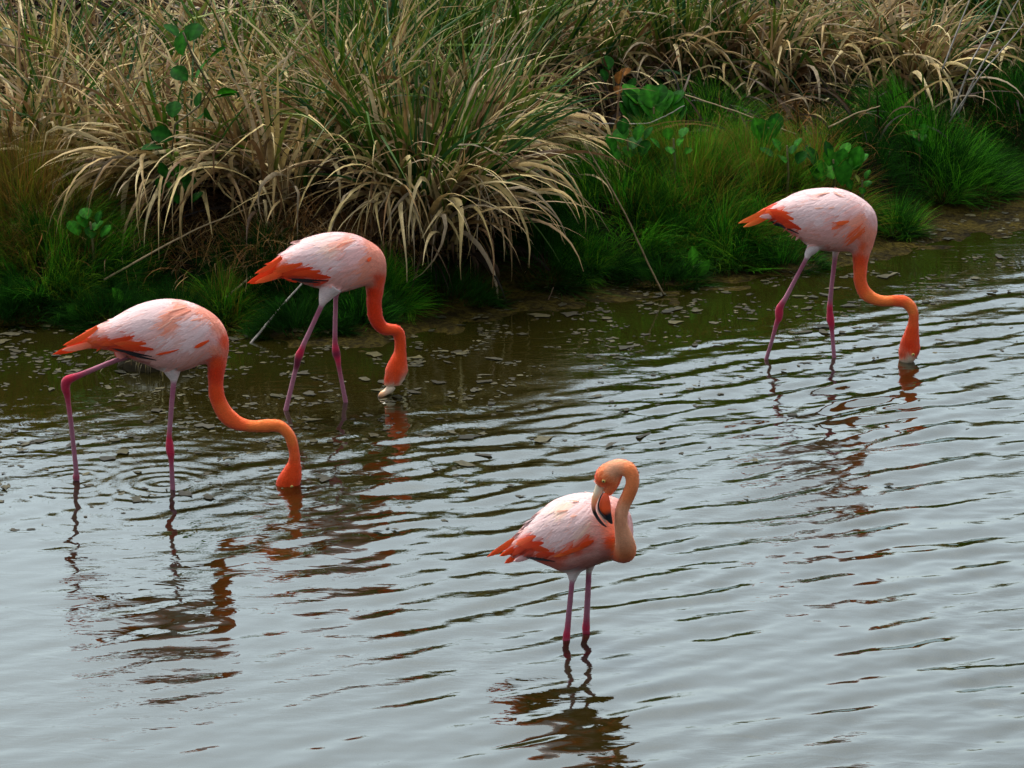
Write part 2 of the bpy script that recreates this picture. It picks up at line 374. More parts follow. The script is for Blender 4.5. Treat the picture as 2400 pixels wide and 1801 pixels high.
# grass beyond and between: nobody could count it
def grass_mass(n, px0, px1, py0, py1, pal, L, name, label, lean=1.0):
    P = []
    k = 0
    ax, ay = on_ground(px0*K, py1*K), on_ground(px1*K, py0*K)
    x = rng.uniform(ax[0]*1.1, ay[0]*1.1, n*2); y = rng.uniform(ax[1], ay[1]+.4, n*2)
    keep = (y - np.interp(x, FTX, FTY) > .45) & (vnoise(x, y, 1.6, 31) > rng.uniform(.0, .62, n*2)); x, y = x[keep][:n], y[keep][:n]
    b = np.stack([x, y, height(x, y)-.01], -1); m = len(x)
    col = pick(pal, m)
    return ribbons(b, rng.normal(math.pi, 1.3, m), rng.uniform(.5, 1.5, m), L*rng.uniform(.5, 1.2, m), rng.uniform(.6, 2.4, m)*lean,
                   rng.uniform(.010, .022, m), col, 8, rng.normal(0, .6, m), rng.normal(0, .9, m), keel=False)
MIX1 = np.concatenate([DRY, DRY, DRY*.5, GRN[:3]]); MIX2 = np.concatenate([DRY, DRY*.6, GRN*.9])
parts = [grass_mass(1500, -500, 1300, 20, 420, MIX1, .75, '', ''), grass_mass(1200, 1250, 2700, 5, 260, MIX2, .65, '', ''), grass_mass(2000, -500, 1300, 20, 440, DEAD_SHADE, .5, '', ''), grass_mass(1800, 1250, 2700, 5, 300, DEAD_SHADE, .45, '', '')]
# the far side of the bank, behind the crest, so that the place goes on
m = 4200; x = rng.uniform(-7, 8, m); y = rng.uniform(20.3, 25.5, m); b = np.stack([x, y, height(x, y)-.01], -1)
parts.append(ribbons(b, rng.uniform(0, 6.28, m), rng.uniform(.9, 1.5, m), rng.uniform(.35, .62, m), rng.uniform(.4, 1.8, m), rng.uniform(.008, .016, m), pick(MIX1, m), 5, 0, rng.normal(0, 1, m), keel=False))
m5 = 3; parts = [(V, Fq, c) for V, Fq, c in parts]
V, Fq, c = merge(parts); tag(mesh_obj('marsh_grass', V, Fq, M_BLADE, None, c), 'tangle of dry and green grass covering the bank', 'grass', kind='stuff')
# brown thatch: thin dead stems lying over each other at the foot of the tussocks
def thatch(n, px0, px1, py0, py1, pal, L, wd):
    q = np.array([on_ground(rng.uniform(px0, px1)*K, rng.uniform(py0, py1)*K) for _ in range(n//6)])
    b = np.repeat(q, 6, 0) + rng.normal(0, .07, (len(q)*6, 3))*[1, 1, .35]; m = len(b)
    b[:, 2] = np.maximum(b[:, 2], height(b[:, 0], b[:, 1]))
    return ribbons(b, rng.uniform(0, 6.28, m), rng.uniform(-.1, 1.1, m), L*rng.uniform(.4, 1.2, m), rng.uniform(.3, 1.9, m), wd*rng.uniform(.6, 1.3, m),
                   pick(pal, m), 6, rng.normal(0, .8, m), 0, keel=False)
THT = np.array([[.22, .11, .035], [.28, .16, .05], [.16, .07, .02], [.20, .14, .07], [.30, .20, .08]])
V, Fq, c = merge([thatch(2400, -100, 900, 430, 590, THT, .26, .004), thatch(900, 560, 860, 500, 570, THT, .3, .005),
                  thatch(900, 1600, 2000, 200, 300, THT, .28, .005), thatch(900, 1250, 2200, 180, 330, THT*.8, .3, .006)])
tag(mesh_obj('dead_grass_thatch', V, Fq, M_HAIR, None, c), 'red-brown mat of thin dead stems at the foot of the tussocks', 'dead grass', kind='stuff')

# ------------------------------------------------------------------ fine green mounds
def mound(px, py, rx, ry, n, L, pal, label, name='fine_grass_mound', splay=1.0, wd=.0028, bump=.12, group='fine green grass mounds along the water'):
    p = on_ground(px*K, py*K); root = empty(name, p, label, 'grass mound', group)
    nc = max(12, n//34); cr, ct = np.sqrt(rng.uniform(0, 1, nc)), rng.uniform(0, 2*np.pi, nc); ci = rng.integers(0, nc, n)
    cx, cy = cr*np.cos(ct), cr*np.sin(ct); sp = 1.6/math.sqrt(nc)*.45
    ux, uy = cx[ci]+rng.normal(0, sp, n), cy[ci]+rng.normal(0, sp, n); r = np.minimum(np.hypot(ux, uy), 1.1); t = np.arctan2(uy, ux)
    ce, ca, cl_, cc_ = rng.normal(0, .22, nc)[ci], rng.normal(0, .6, nc)[ci], rng.uniform(.65, 1.25, nc)[ci], rng.integers(0, len(pal), nc)[ci]
    x = p[0]+rx*r*np.cos(t); y = p[1]+ry*r*np.sin(t)
    z = height(x, y)
    b = np.stack([x, y, np.maximum(z, 0)+bump*np.maximum(1-r**2, 0)*rng.uniform(.2, 1, n)], -1)
    az = np.arctan2(np.sin(t)*ry, np.cos(t)*rx) + rng.normal(0, .3, n) + ca
    e0 = 1.5 - .95*splay*r + rng.normal(0, .12, n) + ce
    V, Fq, c = ribbons(b, az, e0, L*rng.uniform(.6, 1.15, n)*cl_, rng.uniform(.2, 1.1, n)*splay, wd*rng.uniform(.7, 1.4, n), np.where(rng.uniform(0, 1, (n, 1)) < .6, pal[cc_], pick(pal, n, j=.22)), 5,
                       rng.normal(0, .3, n), rng.normal(0, .7, n), keel=False, taper=.8)
    tag(mesh_obj('hair_blades', V, Fq, M_HAIR, root, c, origin=p), kind='stuff')
    return root
# 
G_DARK = np.array([[.008, .050, .004], [.012, .068, .006], [.008, .04, .006], [.02, .085, .006]])*.75
G_MID = np.array([[.025, .145, .006], [.05, .20, .008], [.09, .21, .01], [.018, .10, .006]])*1.25
G_YEL = np.array([[.13, .21, .01], [.22, .21, .02], [.07, .18, .008], [.28, .22, .035]])*.62
G_OCH = np.array([[.28, .18, .035], [.22, .15, .03], [.12, .13, .02], [.32, .16, .03]])*.62
mound(50, 480, .46, .34, 5600, .30, np.concatenate([G_OCH, G_OCH, G_YEL]), 'orange-brown fine grass mound at the left edge', bump=.26)
mound(120, 600, .38, .24, 4600, .26, np.concatenate([G_MID, G_DARK, G_YEL[:1]]), 'dark green mound spreading over the water at far left', bump=.16)
mound(290, 640, .16, .12, 1300, .16, G_DARK, 'small dark mound between the two heart-leaved seedlings')
mound(480, 680, .14, .12, 1500, .15, np.concatenate([G_MID, G_YEL]), 'small yellow-green tuft behind the back of the front left flamingo')
mound(560, 610, .26, .18, 1800, .17, G_DARK, 'dark mound under the tail of the middle flamingo')
mound(700, 660, .28, .18, 2600, .17, G_DARK, 'dark mound behind the legs of the middle flamingo')
mound(825, 650, .14, .12, 1300, .18, G_MID, 'tuft just behind the neck of the middle flamingo')
mound(1170, 560, .26, .22, 2600, .22, G_DARK, 'dark green mound right of the hanging dry skirt', bump=.14)
mound(1270, 590, .12, .10, 1100, .13, G_MID, 'low bright tuft at the edge of the mud')
mound(1340, 480, .34, .34, 4200, .24, np.concatenate([G_MID, G_DARK]), 'large soft green mound left of the standing stalk', bump=.18)
mound(1490, 430, .42, .40, 5600, .20, np.concatenate([G_YEL, G_MID, G_YEL[:2]]), 'widest mound, yellowish green, in the middle of the right bank', bump=.22)
mound(1560, 540, .26, .22, 3000, .22, np.concatenate([G_DARK, G_MID]), 'green mound behind the three-leaved seedling', bump=.14)
mound(1640, 400, .34, .34, 3800, .20, np.concatenate([G_YEL, G_MID, G_OCH[:1]]), 'straw-tipped mound behind the tail of the right flamingo', bump=.18)
mound(1520, 290, .34, .3, 2800, .22, np.concatenate([G_MID, G_DARK]), 'green mound just right of the round-leaved bush', bump=.12)
mound(1760, 380, .30, .34, 2600, .22, np.concatenate([G_OCH, G_YEL, G_MID]), 'brownish green mound above the back of the right flamingo', bump=.12)
mound(1930, 500, .12, .10, 1600, .17, np.concatenate([G_MID, G_DARK]), 'small bright tuft right beside the chest of the right flamingo', bump=.05)
mound(2010, 400, .40, .32, 5600, .27, np.concatenate([G_DARK, G_MID[:2]]), 'big round dark green mound right of the right flamingo', bump=.26)
mound(1860, 330, .24, .24, 1800, .2, G_DARK, 'dark mound behind the second round-leaved bush', bump=.1)
mound(20, 690, .22, .10, 1500, .15, G_DARK, 'dark tuft hanging over the water at the left edge')
mound(235, 700, .20, .09, 1400, .14, G_DARK, 'dark tuft at the waterline above the tail of the front left flamingo')
mound(380, 700, .20, .09, 1400, .13, G_DARK, 'dark tuft hidden partly by the back of the front left flamingo')
mound(640, 722, .20, .08, 1400, .13, G_DARK, 'dark tuft at the waterline between the legs and tail of the middle flamingo')
mound(780, 705, .18, .09, 1300, .13, np.concatenate([G_DARK, G_MID[:1]]), 'dark tuft in front of the neck of the middle flamingo')
mound(960, 650, .24, .10, 1300, .12, G_DARK, 'low dark tuft under the hanging dry skirt')
mound(1420, 612, .22, .09, 1500, .13, G_DARK, 'low dark tuft left of the three-leaved seedling')
mound(1690, 578, .20, .08, 1300, .12, np.concatenate([G_DARK, G_MID[:1]]), 'low dark tuft behind the legs of the right flamingo')
mound(2130, 380, .24, .14, 1500, .18, G_DARK, 'dark tuft between the big round mound and the right edge')
mound(2230, 290, .36, .34, 3800, .30, np.concatenate([G_DARK, G_MID[:1]]), 'dark green mound at the right edge', bump=.26)

# ------------------------------------------------------------------ broad-leaved plants
def leaf_mesh(nm, col):
    rows, cc = 9, 5; V, cols = [], []
    for i in range(rows):
        s = i/(rows-1); wv = .40*max(0, math.sin(math.pi*min(1, s**1.25*.97+.02)))**.62 + .012
        if i == 0: wv = .03
        for j in range(cc):
            u = j/(cc-1)*2-1
            V.append((u*wv, s, .10*abs(u)*wv*2 - .10*s*s)); cols.append(np.array(col)*(1.7 if j == 2 else .85+.3*((i+j) % 2)))
    Fq = [(i*cc+j, i*cc+j+1, (i+1)*cc+j+1, (i+1)*cc+j) for i in range(rows-1) for j in range(cc-1)]
    o = mesh_obj(nm, V, Fq, M_LEAF, None, np.array(cols)); me = o.data; bpy.data.objects.remove(o); return me
def slim_mesh(c):
    m_ = leaf_mesh('leaf', c)
    for v in m_.vertices:
        q = v.co.y; k_ = (math.sin(math.pi*min(1, q*.97+.02))**.8)/(max(0, math.sin(math.pi*min(1, q**1.25*.97+.02)))**.62+.03); v.co.x *= k_*.9; v.co.z *= k_
    return m_
LEAFM = [leaf_mesh('leaf', c) for c in [(.018, .12, .005), (.010, .07, .005), (.030, .16, .006), (.20, .24, .035), (.20, .08, .015)]]
LEAFM += [slim_mesh((.035, .17, .008))]
def tube(points, radii, ns=7):
    P = np.array(points, float); n = len(P); V = []
    for i in range(n):
        t = P[min(i+1, n-1)]-P[max(i-1, 0)]; t /= np.linalg.norm(t)+1e-9
        a = np.cross(t, [0.13, .2, .97] if abs(t[2]) < .9 else [1, 0, 0]); a /= np.linalg.norm(a); b = np.cross(t, a)
        for k in range(ns):
            q = 2*math.pi*k/ns; V.append(P[i]+(a*math.cos(q)+b*math.sin(q))*radii[i])
    Fc = [[i*ns+k, i*ns+(k+1) % ns, (i+1)*ns+(k+1) % ns, (i+1)*ns+k] for i in range(n-1) for k in range(ns)]
    Fc += [list(range(ns))[::-1], [(n-1)*ns+k for k in range(ns)]]
    return V, Fc
def put_leaf(root, p, base, azim, elev, size, kind, roll=0):
    o = bpy.data.objects.new('leaf', LEAFM[kind]); C.objects.link(o); o.parent = root
    o.location = tuple(np.array(base)-p)
    y = Vector((math.cos(elev)*math.cos(azim), math.cos(elev)*math.sin(azim), math.sin(elev)))
    q = y.to_track_quat('Y', 'Z'); o.rotation_euler = q.to_euler(); o.rotation_euler.rotate_axis('Y', roll)
    o.scale = (size*random.uniform(.85, 1.1), size, size); return o
def leafy(px, py, n, size, h, spread, label, kinds=(0, 1, 2), group='broad-leaved plants on the bank', up=0.0):
    g = on_ground(px*K, (py+105)*K); top = on_plane(px*K, py*K, np.array([0, g[1]-.10, 0]), np.array([0, -1., 0]))
    p = np.array([top[0], top[1]+.02, float(height(top[0], top[1]+.02))]); root = empty('broad_leaved_plant', p, label, 'plant', group)
    V, Fc = tube([p, (p+top)/2+[.01, 0, 0], top], [.008, .007, .005], 6)
    mesh_obj('stem', V, Fc, M_STEM, root, np.tile([.10, .09, .03], (len(V), 1)), origin=p)
    for k in range(n):
        a = k*2.4 + random.uniform(-.3, .3); rr = spread*math.sqrt((k+.5)/n)
        b = top + np.array([rr*math.cos(a), rr*math.sin(a)*.4-.02, rr*math.sin(a)*.75-size*.5])
        az = math.atan2(.5+.6*random.random(), math.cos(a)*rr/spread*1.2+random.uniform(-.25, .25))
        put_leaf(root, p, b, az, random.uniform(.5, 1.25)+up, size*random.uniform(.75, 1.15), random.choice(kinds), random.uniform(-.4, .4))
    return root
leafy(1412, 232, 18, .13, .17, .13, 'round-leaved bright green bush in front of the tall sedge', up=.2)
leafy(1355, 300, 9, .09, .12, .10, 'darker round-leaved plant left of the bright round-leaved bush', (1, 1, 0))
leafy(1800, 345, 14, .11, .17, .11, 'round-leaved bush above the neck of the right flamingo', up=.2)
leafy(1862, 390, 5, .06, .1, .06, 'small yellowing plant right of the second round-leaved bush', (3, 0, 3))
leafy(1660, 275, 5, .11, .14, .05, 'plant with one tall pale leaf sticking up from the yellowish mound', (2, 0, 1), up=.5)
leafy(1700, 315, 6, .08, .12, .08, 'low leafy plant in the straw-tipped mound', (1, 0))
leafy(1325, 165, 7, .085, .2, .10, 'plant with one orange leaf among crossing stems', (1, 4, 3, 1))
leafy(195, 480, 7, .075, .14, .07, 'small dark leafy plant on the orange-brown mound', (1, 0))
leafy(385, 400, 7, .075, .08, .09, 'dark leafy plant low under the vine', (1, 1, 0))
leafy(1985, 290, 5, .07, .16, .05, 'leafy sprig on top of the big dark mound', (1, 0))
leafy(1455, 300, 6, .06, .16, .08, 'small-leaved sprig in the large soft green mound', (0, 2))
# the vine climbing through the dry grass
p = on_ground(380*K, 420*K); root = empty('climbing_vine', p, 'dark green broad-leaved vine climbing through dry grass, upper left', 'vine')
nv = np.array([0, -1.0, 0]); pv = p + np.array([0, -.55, 0])
vp = [on_plane(a*K, b*K, pv, nv) for a, b in [(385, 420), (370, 340), (378, 270), (430, 230), (455, 190), (420, 130), (395, 70)]]
V, Fc = tube([p]+vp, [.005]*8, 5); mesh_obj('stem', V, Fc, M_STEM, root, np.tile([.08, .07, .03], (len(V), 1)), origin=p)
for (a, b, sz, azd, el, kd) in [(375, 300, .11, 170, .3, 1), (352, 320, .10, 200, .1, 1), (372, 255, .09, 80, .9, 1), (420, 262, .10, 290, .4, 1), (455, 215, .12, 20, .2, 1),
                                (470, 205, .10, -20, .3, 0), (430, 235, .08, 100, 1.0, 1), (425, 170, .11, 60, .8, 0), (405, 175, .10, 150, .6, 1), (450, 130, .10, 30, .6, 1),
                                (395, 120, .12, 100, 1.1, 0), (410, 90, .10, 60, .9, 1), (385, 80, .09, 150, .7, 1), (365, 370, .10, 250, .2, 1), (395, 395, .10, -50, .1, 1), (440, 250, .09, -60, .2, 1)]:
    q = on_plane(a*K, b*K, pv, nv); put_leaf(root, p, q, math.radians(azd-90+90), el, sz, kd, random.uniform(-1.2, 1.2))
for k in range(4):
    q = on_plane((375+random.uniform(-14, 14))*K, (338+random.uniform(-12, 12))*K, pv, nv)
    V, Fc = tube([q+[0, 0, -.012], q+[0, 0, -.008], q, q+[0, 0, .008], q+[0, 0, .012]], [.004, .010, .0125, .010, .004], 8)
    mesh_obj('berry', V, Fc, M_LEAF, root, np.tile([.22, .30, .05], (len(V), 1)), origin=p)
# seedlings
def seedling(pts, foot, label, kd=0):
    p = on_ground(foot[0]*K, foot[1]*K); root = empty('seedling', p, label, 'seedling', 'young plants at the waterline'); pp = p+np.array([0, -.03, 0]); nn = np.array([0, -1., 0])
    for (x0, y0, x1, y1, wd) in pts:
        a, b = on_plane(x0*K, y0*K, pp, nn), on_plane(x1*K, y1*K, pp, nn); V, Fc = tube([p, (p+a)/2, a], [.005, .004, .003], 5)
        mesh_obj('stem', V, Fc, M_STEM, root, np.tile([.10, .15, .03], (len(V), 1)), origin=p)
        d = Vector(b-a); o = bpy.data.objects.new('leaf', LEAFM[kd]); C.objects.link(o); o.parent = root; o.location = tuple(a-p)
        yv = d.normalized(); zv = Vector((0.1, -.8, .6)); xv = yv.cross(zv).normalized(); zv = xv.cross(yv)
        from mathutils import Matrix
        o.rotation_euler = Matrix((xv, yv, zv)).transposed().to_euler(); L = d.length; o.scale = (L*wd*.62, L, L)
seedling([(1497, 575, 1496, 532, 1.2), (1503, 598, 1478, 568, 1.2), (1508, 598, 1532, 562, 1.2)], (1505, 612), 'three-leaved bright seedling standing in the water by the right bank', 5)
seedling([(178, 690, 145, 660, 1.6), (185, 692, 190, 655, 1.7)], (182, 698), 'heart-leaved seedling low at the left waterline', 5)
seedling([(268, 655, 243, 622, 1.3), (285, 668, 250, 668, 1.4), (270, 650, 285, 640, 1.2)], (276, 690), 'heart-leaved seedling right above the tail of the front left flamingo', 5)
seedling([(1262, 425, 1238, 418, 1.1), (1240, 432, 1272, 408, 1.0)], (1258, 440), 'single-leaved sprig right of the huge tussock', 5)
seedling([(602, 655, 596, 640, 1.0), (606, 655, 612, 643, 1.0)], (604, 690), 'tiny sprig by the pale fallen cane', 0)

# ------------------------------------------------------------------ canes and stalks
def cane(pts, r, col, label, name='dead_stalk', off=-.25, group='bare stalks on the bank', base=None):
    """pts in picture notes with a distance for each: traced cane with real thickness"""
    P = []
    for (a, b, y) in pts: P.append(on_plane(a*K, b*K, np.array([0, y, 0]), np.array([0, -1., 0])))
    P = np.array(P); t = np.linspace(0, 1, len(P)); tt = np.linspace(0, 1, 4*len(P)); Q = np.stack([np.interp(tt, t, P[:, i]) for i in range(3)], -1)
    Q += rng.normal(0, .0009, Q.shape); R = np.interp(tt, [0, 1], [r*.85, r*.5])
    o0 = Q[0].copy(); V, Fc = tube(Q-o0, R, 6); o = mesh_obj(name, V, Fc, M_STEM, None, np.tile(col, (len(V), 1))); o.location = tuple(o0)
    return tag(o, label, 'stalk', group)
STR, GRY, BRN = (.33, .25, .13), (.28, .26, .22), (.10, .06, .035)
cane([(1433, 636, 16.5), (1400, 570, 16.4), (1345, 450, 16.25), (1280, 340, 16.1), (1262, 310, 16.05)], .005, STR, 'long straw stalk leaning into the water right of the huge tussock')
cane([(534, 752, 15.6), (600, 672, 15.8), (650, 615, 15.95), (690, 570, 16.1)], .007, GRY, 'pale fallen cane reaching the water behind the middle flamingo')
cane([(488, 642, 16.0), (560, 585, 16.1), (640, 530, 16.2), (720, 468, 16.4), (800, 420, 16.6)], .006, STR, 'straw stalk passing behind the tail of the middle flamingo')
cane([(225, 605, 16.1), (330, 545, 16.2), (420, 497, 16.3), (560, 440, 16.4), (640, 425, 16.5)], .006, STR, 'straw stalk crossing above the front left flamingo')
cane([(1180, 262, 17.8), (1290, 268, 17.7), (1400, 268, 17.6), (1440, 250, 17.6), (1478, 228, 17.6)], .005, GRY, 'thin pale bent twig in front of the round-leaved bush')
cane([(1290, 330, 17.6), (1272, 250, 17.6), (1276, 190, 17.6)], .005, BRN, 'dark upright twig left of the round-leaved bush')
cane([(2055, 250, 18.6), (2100, 130, 18.6), (2150, 40, 18.7), (2185, -60, 18.8)], .006, GRY, 'pale cane, leftmost of the bundle rising to the top right edge')
cane([(2070, 245, 18.6), (2110, 160, 18.6), (2165, 60, 18.7), (2230, -50, 18.8)], .006, GRY, 'pale cane in the middle of the bundle rising to the top right edge')
cane([(2050, 265, 18.6), (2120, 160, 18.5), (2190, 80, 18.6), (2250, 0, 18.7)], .005, GRY, 'pale cane, lowest of the bundle rising to the top right edge')
cane([(2035, 150, 18.8), (2075, 50, 18.9), (2110, -40, 19.)], .006, GRY, 'pale cane standing apart left of the bundle at top right')
cane([(0, 95, 17.8), (120, 125, 17.6), (260, 180, 17.4), (430, 260, 17.2), (520, 285, 17.2)], .0045, BRN, 'thin brown stem slanting across the upper left grass')
cane([(0, 230, 17.6), (200, 205, 17.5), (330, 205, 17.4)], .004, BRN, 'thin brown stem lying flat across the left grass')
cane([(620, 290, 17.2), (560, 170, 17.3), (500, 80, 17.4), (460, 0, 17.6)], .005, (.05, .12, .02), 'dark green stem leaning left above the vine')
cane([(995, 300, 16.9), (960, 250, 17.), (930, 160, 17.1), (915, 90, 17.2)], .004, BRN, 'dark stem with a seed head rising in the huge tussock')
cane([(930, 320, 16.9), (1010, 200, 17.0), (1090, 120, 17.1), (1130, 60, 17.1)], .004, BRN, 'dark stem leaning right out of the huge tussock')
cane([(1480, 205, 18.), (1600, 245, 17.9), (1720, 290, 17.8)], .005, STR, 'straw stem lying down to the yellowish mound')
cane([(1790, 275, 17.9), (1850, 245, 17.9), (1900, 230, 17.9)], .006, STR, 'short straw stem in the dark gap left of the big dark mound')
cane([(1350, 225, 18.), (1480, 90, 18.), (1640, -30, 18.1)], .004, BRN, 'brown stem crossing up behind the round-leaved bush')
cane([(1186, 696, 16.3), (1180, 660, 16.35), (1196, 620, 16.4)], .004, BRN, 'small dark twig standing in the mud under the huge tussock')
cane([(140, 420, 16.9), (60, 330, 17.0), (-10, 230, 17.1)], .005, STR, 'straw stem at the left edge leaning left')

# root stump in the shallows behind the front left bird
p = on_ground(335*K, 815*K); p[2] = 0; root = empty('root_stump', p, 'dark rooty stump in the shallows behind the front left flamingo', 'stump')
V = []; nsg = 22
for i, (zr, rr) in enumerate([(-.12, .115), (.0, .12), (.04, .115), (.075, .09), (.095, .05), (.10, .01)]):
    for k in range(nsg):
        q = 2*math.pi*k/nsg; j = 1+.22*math.sin(k*2.7+i)+.1*math.sin(k*5.1); V.append((rr*j*1.25*math.cos(q), rr*j*math.sin(q), zr*(1+.15*math.sin(k*3.3))))
Fc = [[i*nsg+k, i*nsg+(k+1) % nsg, (i+1)*nsg+(k+1) % nsg, (i+1)*nsg+k] for i in range(5) for k in range(nsg)]
mesh_obj('core', V, Fc, M_STEM, root, np.tile([.035, .028, .012], (len(V), 1)))
n = 260; t = rng.uniform(0, 6.28, n); rr = rng.uniform(.04, .15, n); b = np.stack([rr*1.2*np.cos(t), rr*np.sin(t), rng.uniform(.03, .11, n)], -1)
V, Fq, c = ribbons(b, t+rng.normal(0, .4, n), rng.uniform(-.2, .9, n), rng.uniform(.06, .16, n), rng.uniform(1.2, 2.6, n), rng.uniform(.003, .007, n),
                   pick(np.array([[.10, .08, .03], [.06, .045, .02], [.22, .19, .11]]), n), 5, clamp=False, keel=False)
tag(mesh_obj('rootlets', V, Fq, M_HAIR, root, c), kind='stuff')

# ------------------------------------------------------------------ floating leaves and mats
def pad(cx, cy, r, z, col, r_):
    k = 9; q = np.arange(k)*2*np.pi/k + r_.uniform(0, 6); rad = r*np.clip(1+.33*r_.normal(0, 1, k), .35, 1.8); st = r_.uniform(.35, 1)
    ax = r_.uniform(0, 3.14); lx, ly = rad*np.cos(q), rad*np.sin(q)*st
    x = lx*np.cos(ax)-ly*np.sin(ax); y = lx*np.sin(ax)+ly*np.cos(ax)
    up = np.abs(r_.normal(0, r*.04, k)); tilt = r_.normal(0, .05, 2)
    V = np.concatenate([[[cx, cy, z+.0012]], np.stack([cx+x, cy+y, z+.0006+up*.5+x*tilt[0]*.3], -1)])
    Fq = np.stack([np.zeros(k), 1+np.arange(k), 1+(np.arange(k)+1) % k], -1).astype(int)
    return V, Fq, np.tile(col, (k+1, 1))
PADC = np.array([[.060, .055, .016], [.10, .088, .03], [.04, .034, .010], [.07, .065, .035], [.035, .035, .014], [.12, .11, .05]])*.5
def field(n, test, rlo, rhi):
    out = []
    while len(out) < n:
        px, py = rng.uniform(-60, 2270), rng.uniform(430, 1150); pr = test(px, py)
        if rng.uniform() > pr: continue
        p = on_z(px*K, py*K); g = float(height(p[0], p[1]))
        if g > .06 or any(abs(p[0]-b_[0]) < .035 and abs(p[1]-b_[1]) < .05 for b_ in ring_pts): continue
        cw = float(waves(np.array([p[0]]), np.array([p[1]]))[0]) if False else 0
        r = math.exp(rng.uniform(math.log(rlo), math.log(rhi)))
        out.append((p[0], p[1], r, max(0, g)+.001))
    return out
SHP = lambda px: np.interp(px, [0, 300, 600, 900, 1100, 1250, 1430, 1600, 1900, 2212], [712, 712, 735, 735, 705, 672, 640, 615, 562, 500])
def dens(px, py):
    d = py - SHP(px)
    if d < -60: return 0
    wdt = np.interp(px, [0, 500, 900, 1300, 1700, 2212], [190, 160, 150, 110, 85, 75])
    v = math.exp(-max(d, 0)/wdt)*(.03+1.5*sstep(.46, .62, vnoise(px*.012, py*.04, 1.6, 40)))
    return min(1, v)*(1 if d > -20 else .8)
parts = [pad(x, y, r, z, pick(PADC, 1)[0], rng) for x, y, r, z in field(2200, dens, .005, .020)]
V, Fq, c = merge(parts); tag(mesh_obj('floating_leaf_litter', V, Fq, M_PAD, None, c, smooth=False), 'small dead leaves and algae scraps floating in the shallows', 'leaf litter', kind='stuff')
for x, y, r, z in field(150, dens, .022, .042):
    V, Fq, c = pad(0, 0, r, 0, pick(PADC, 1)[0], rng); o = mesh_obj('floating_leaf', V, Fq, M_PAD, None, c, smooth=False); o.location = (x, y, z+.003)
    tag(o, 'flat brown-green dead leaf floating in the shallows near the bank', 'leaf', 'floating leaves near the bank')

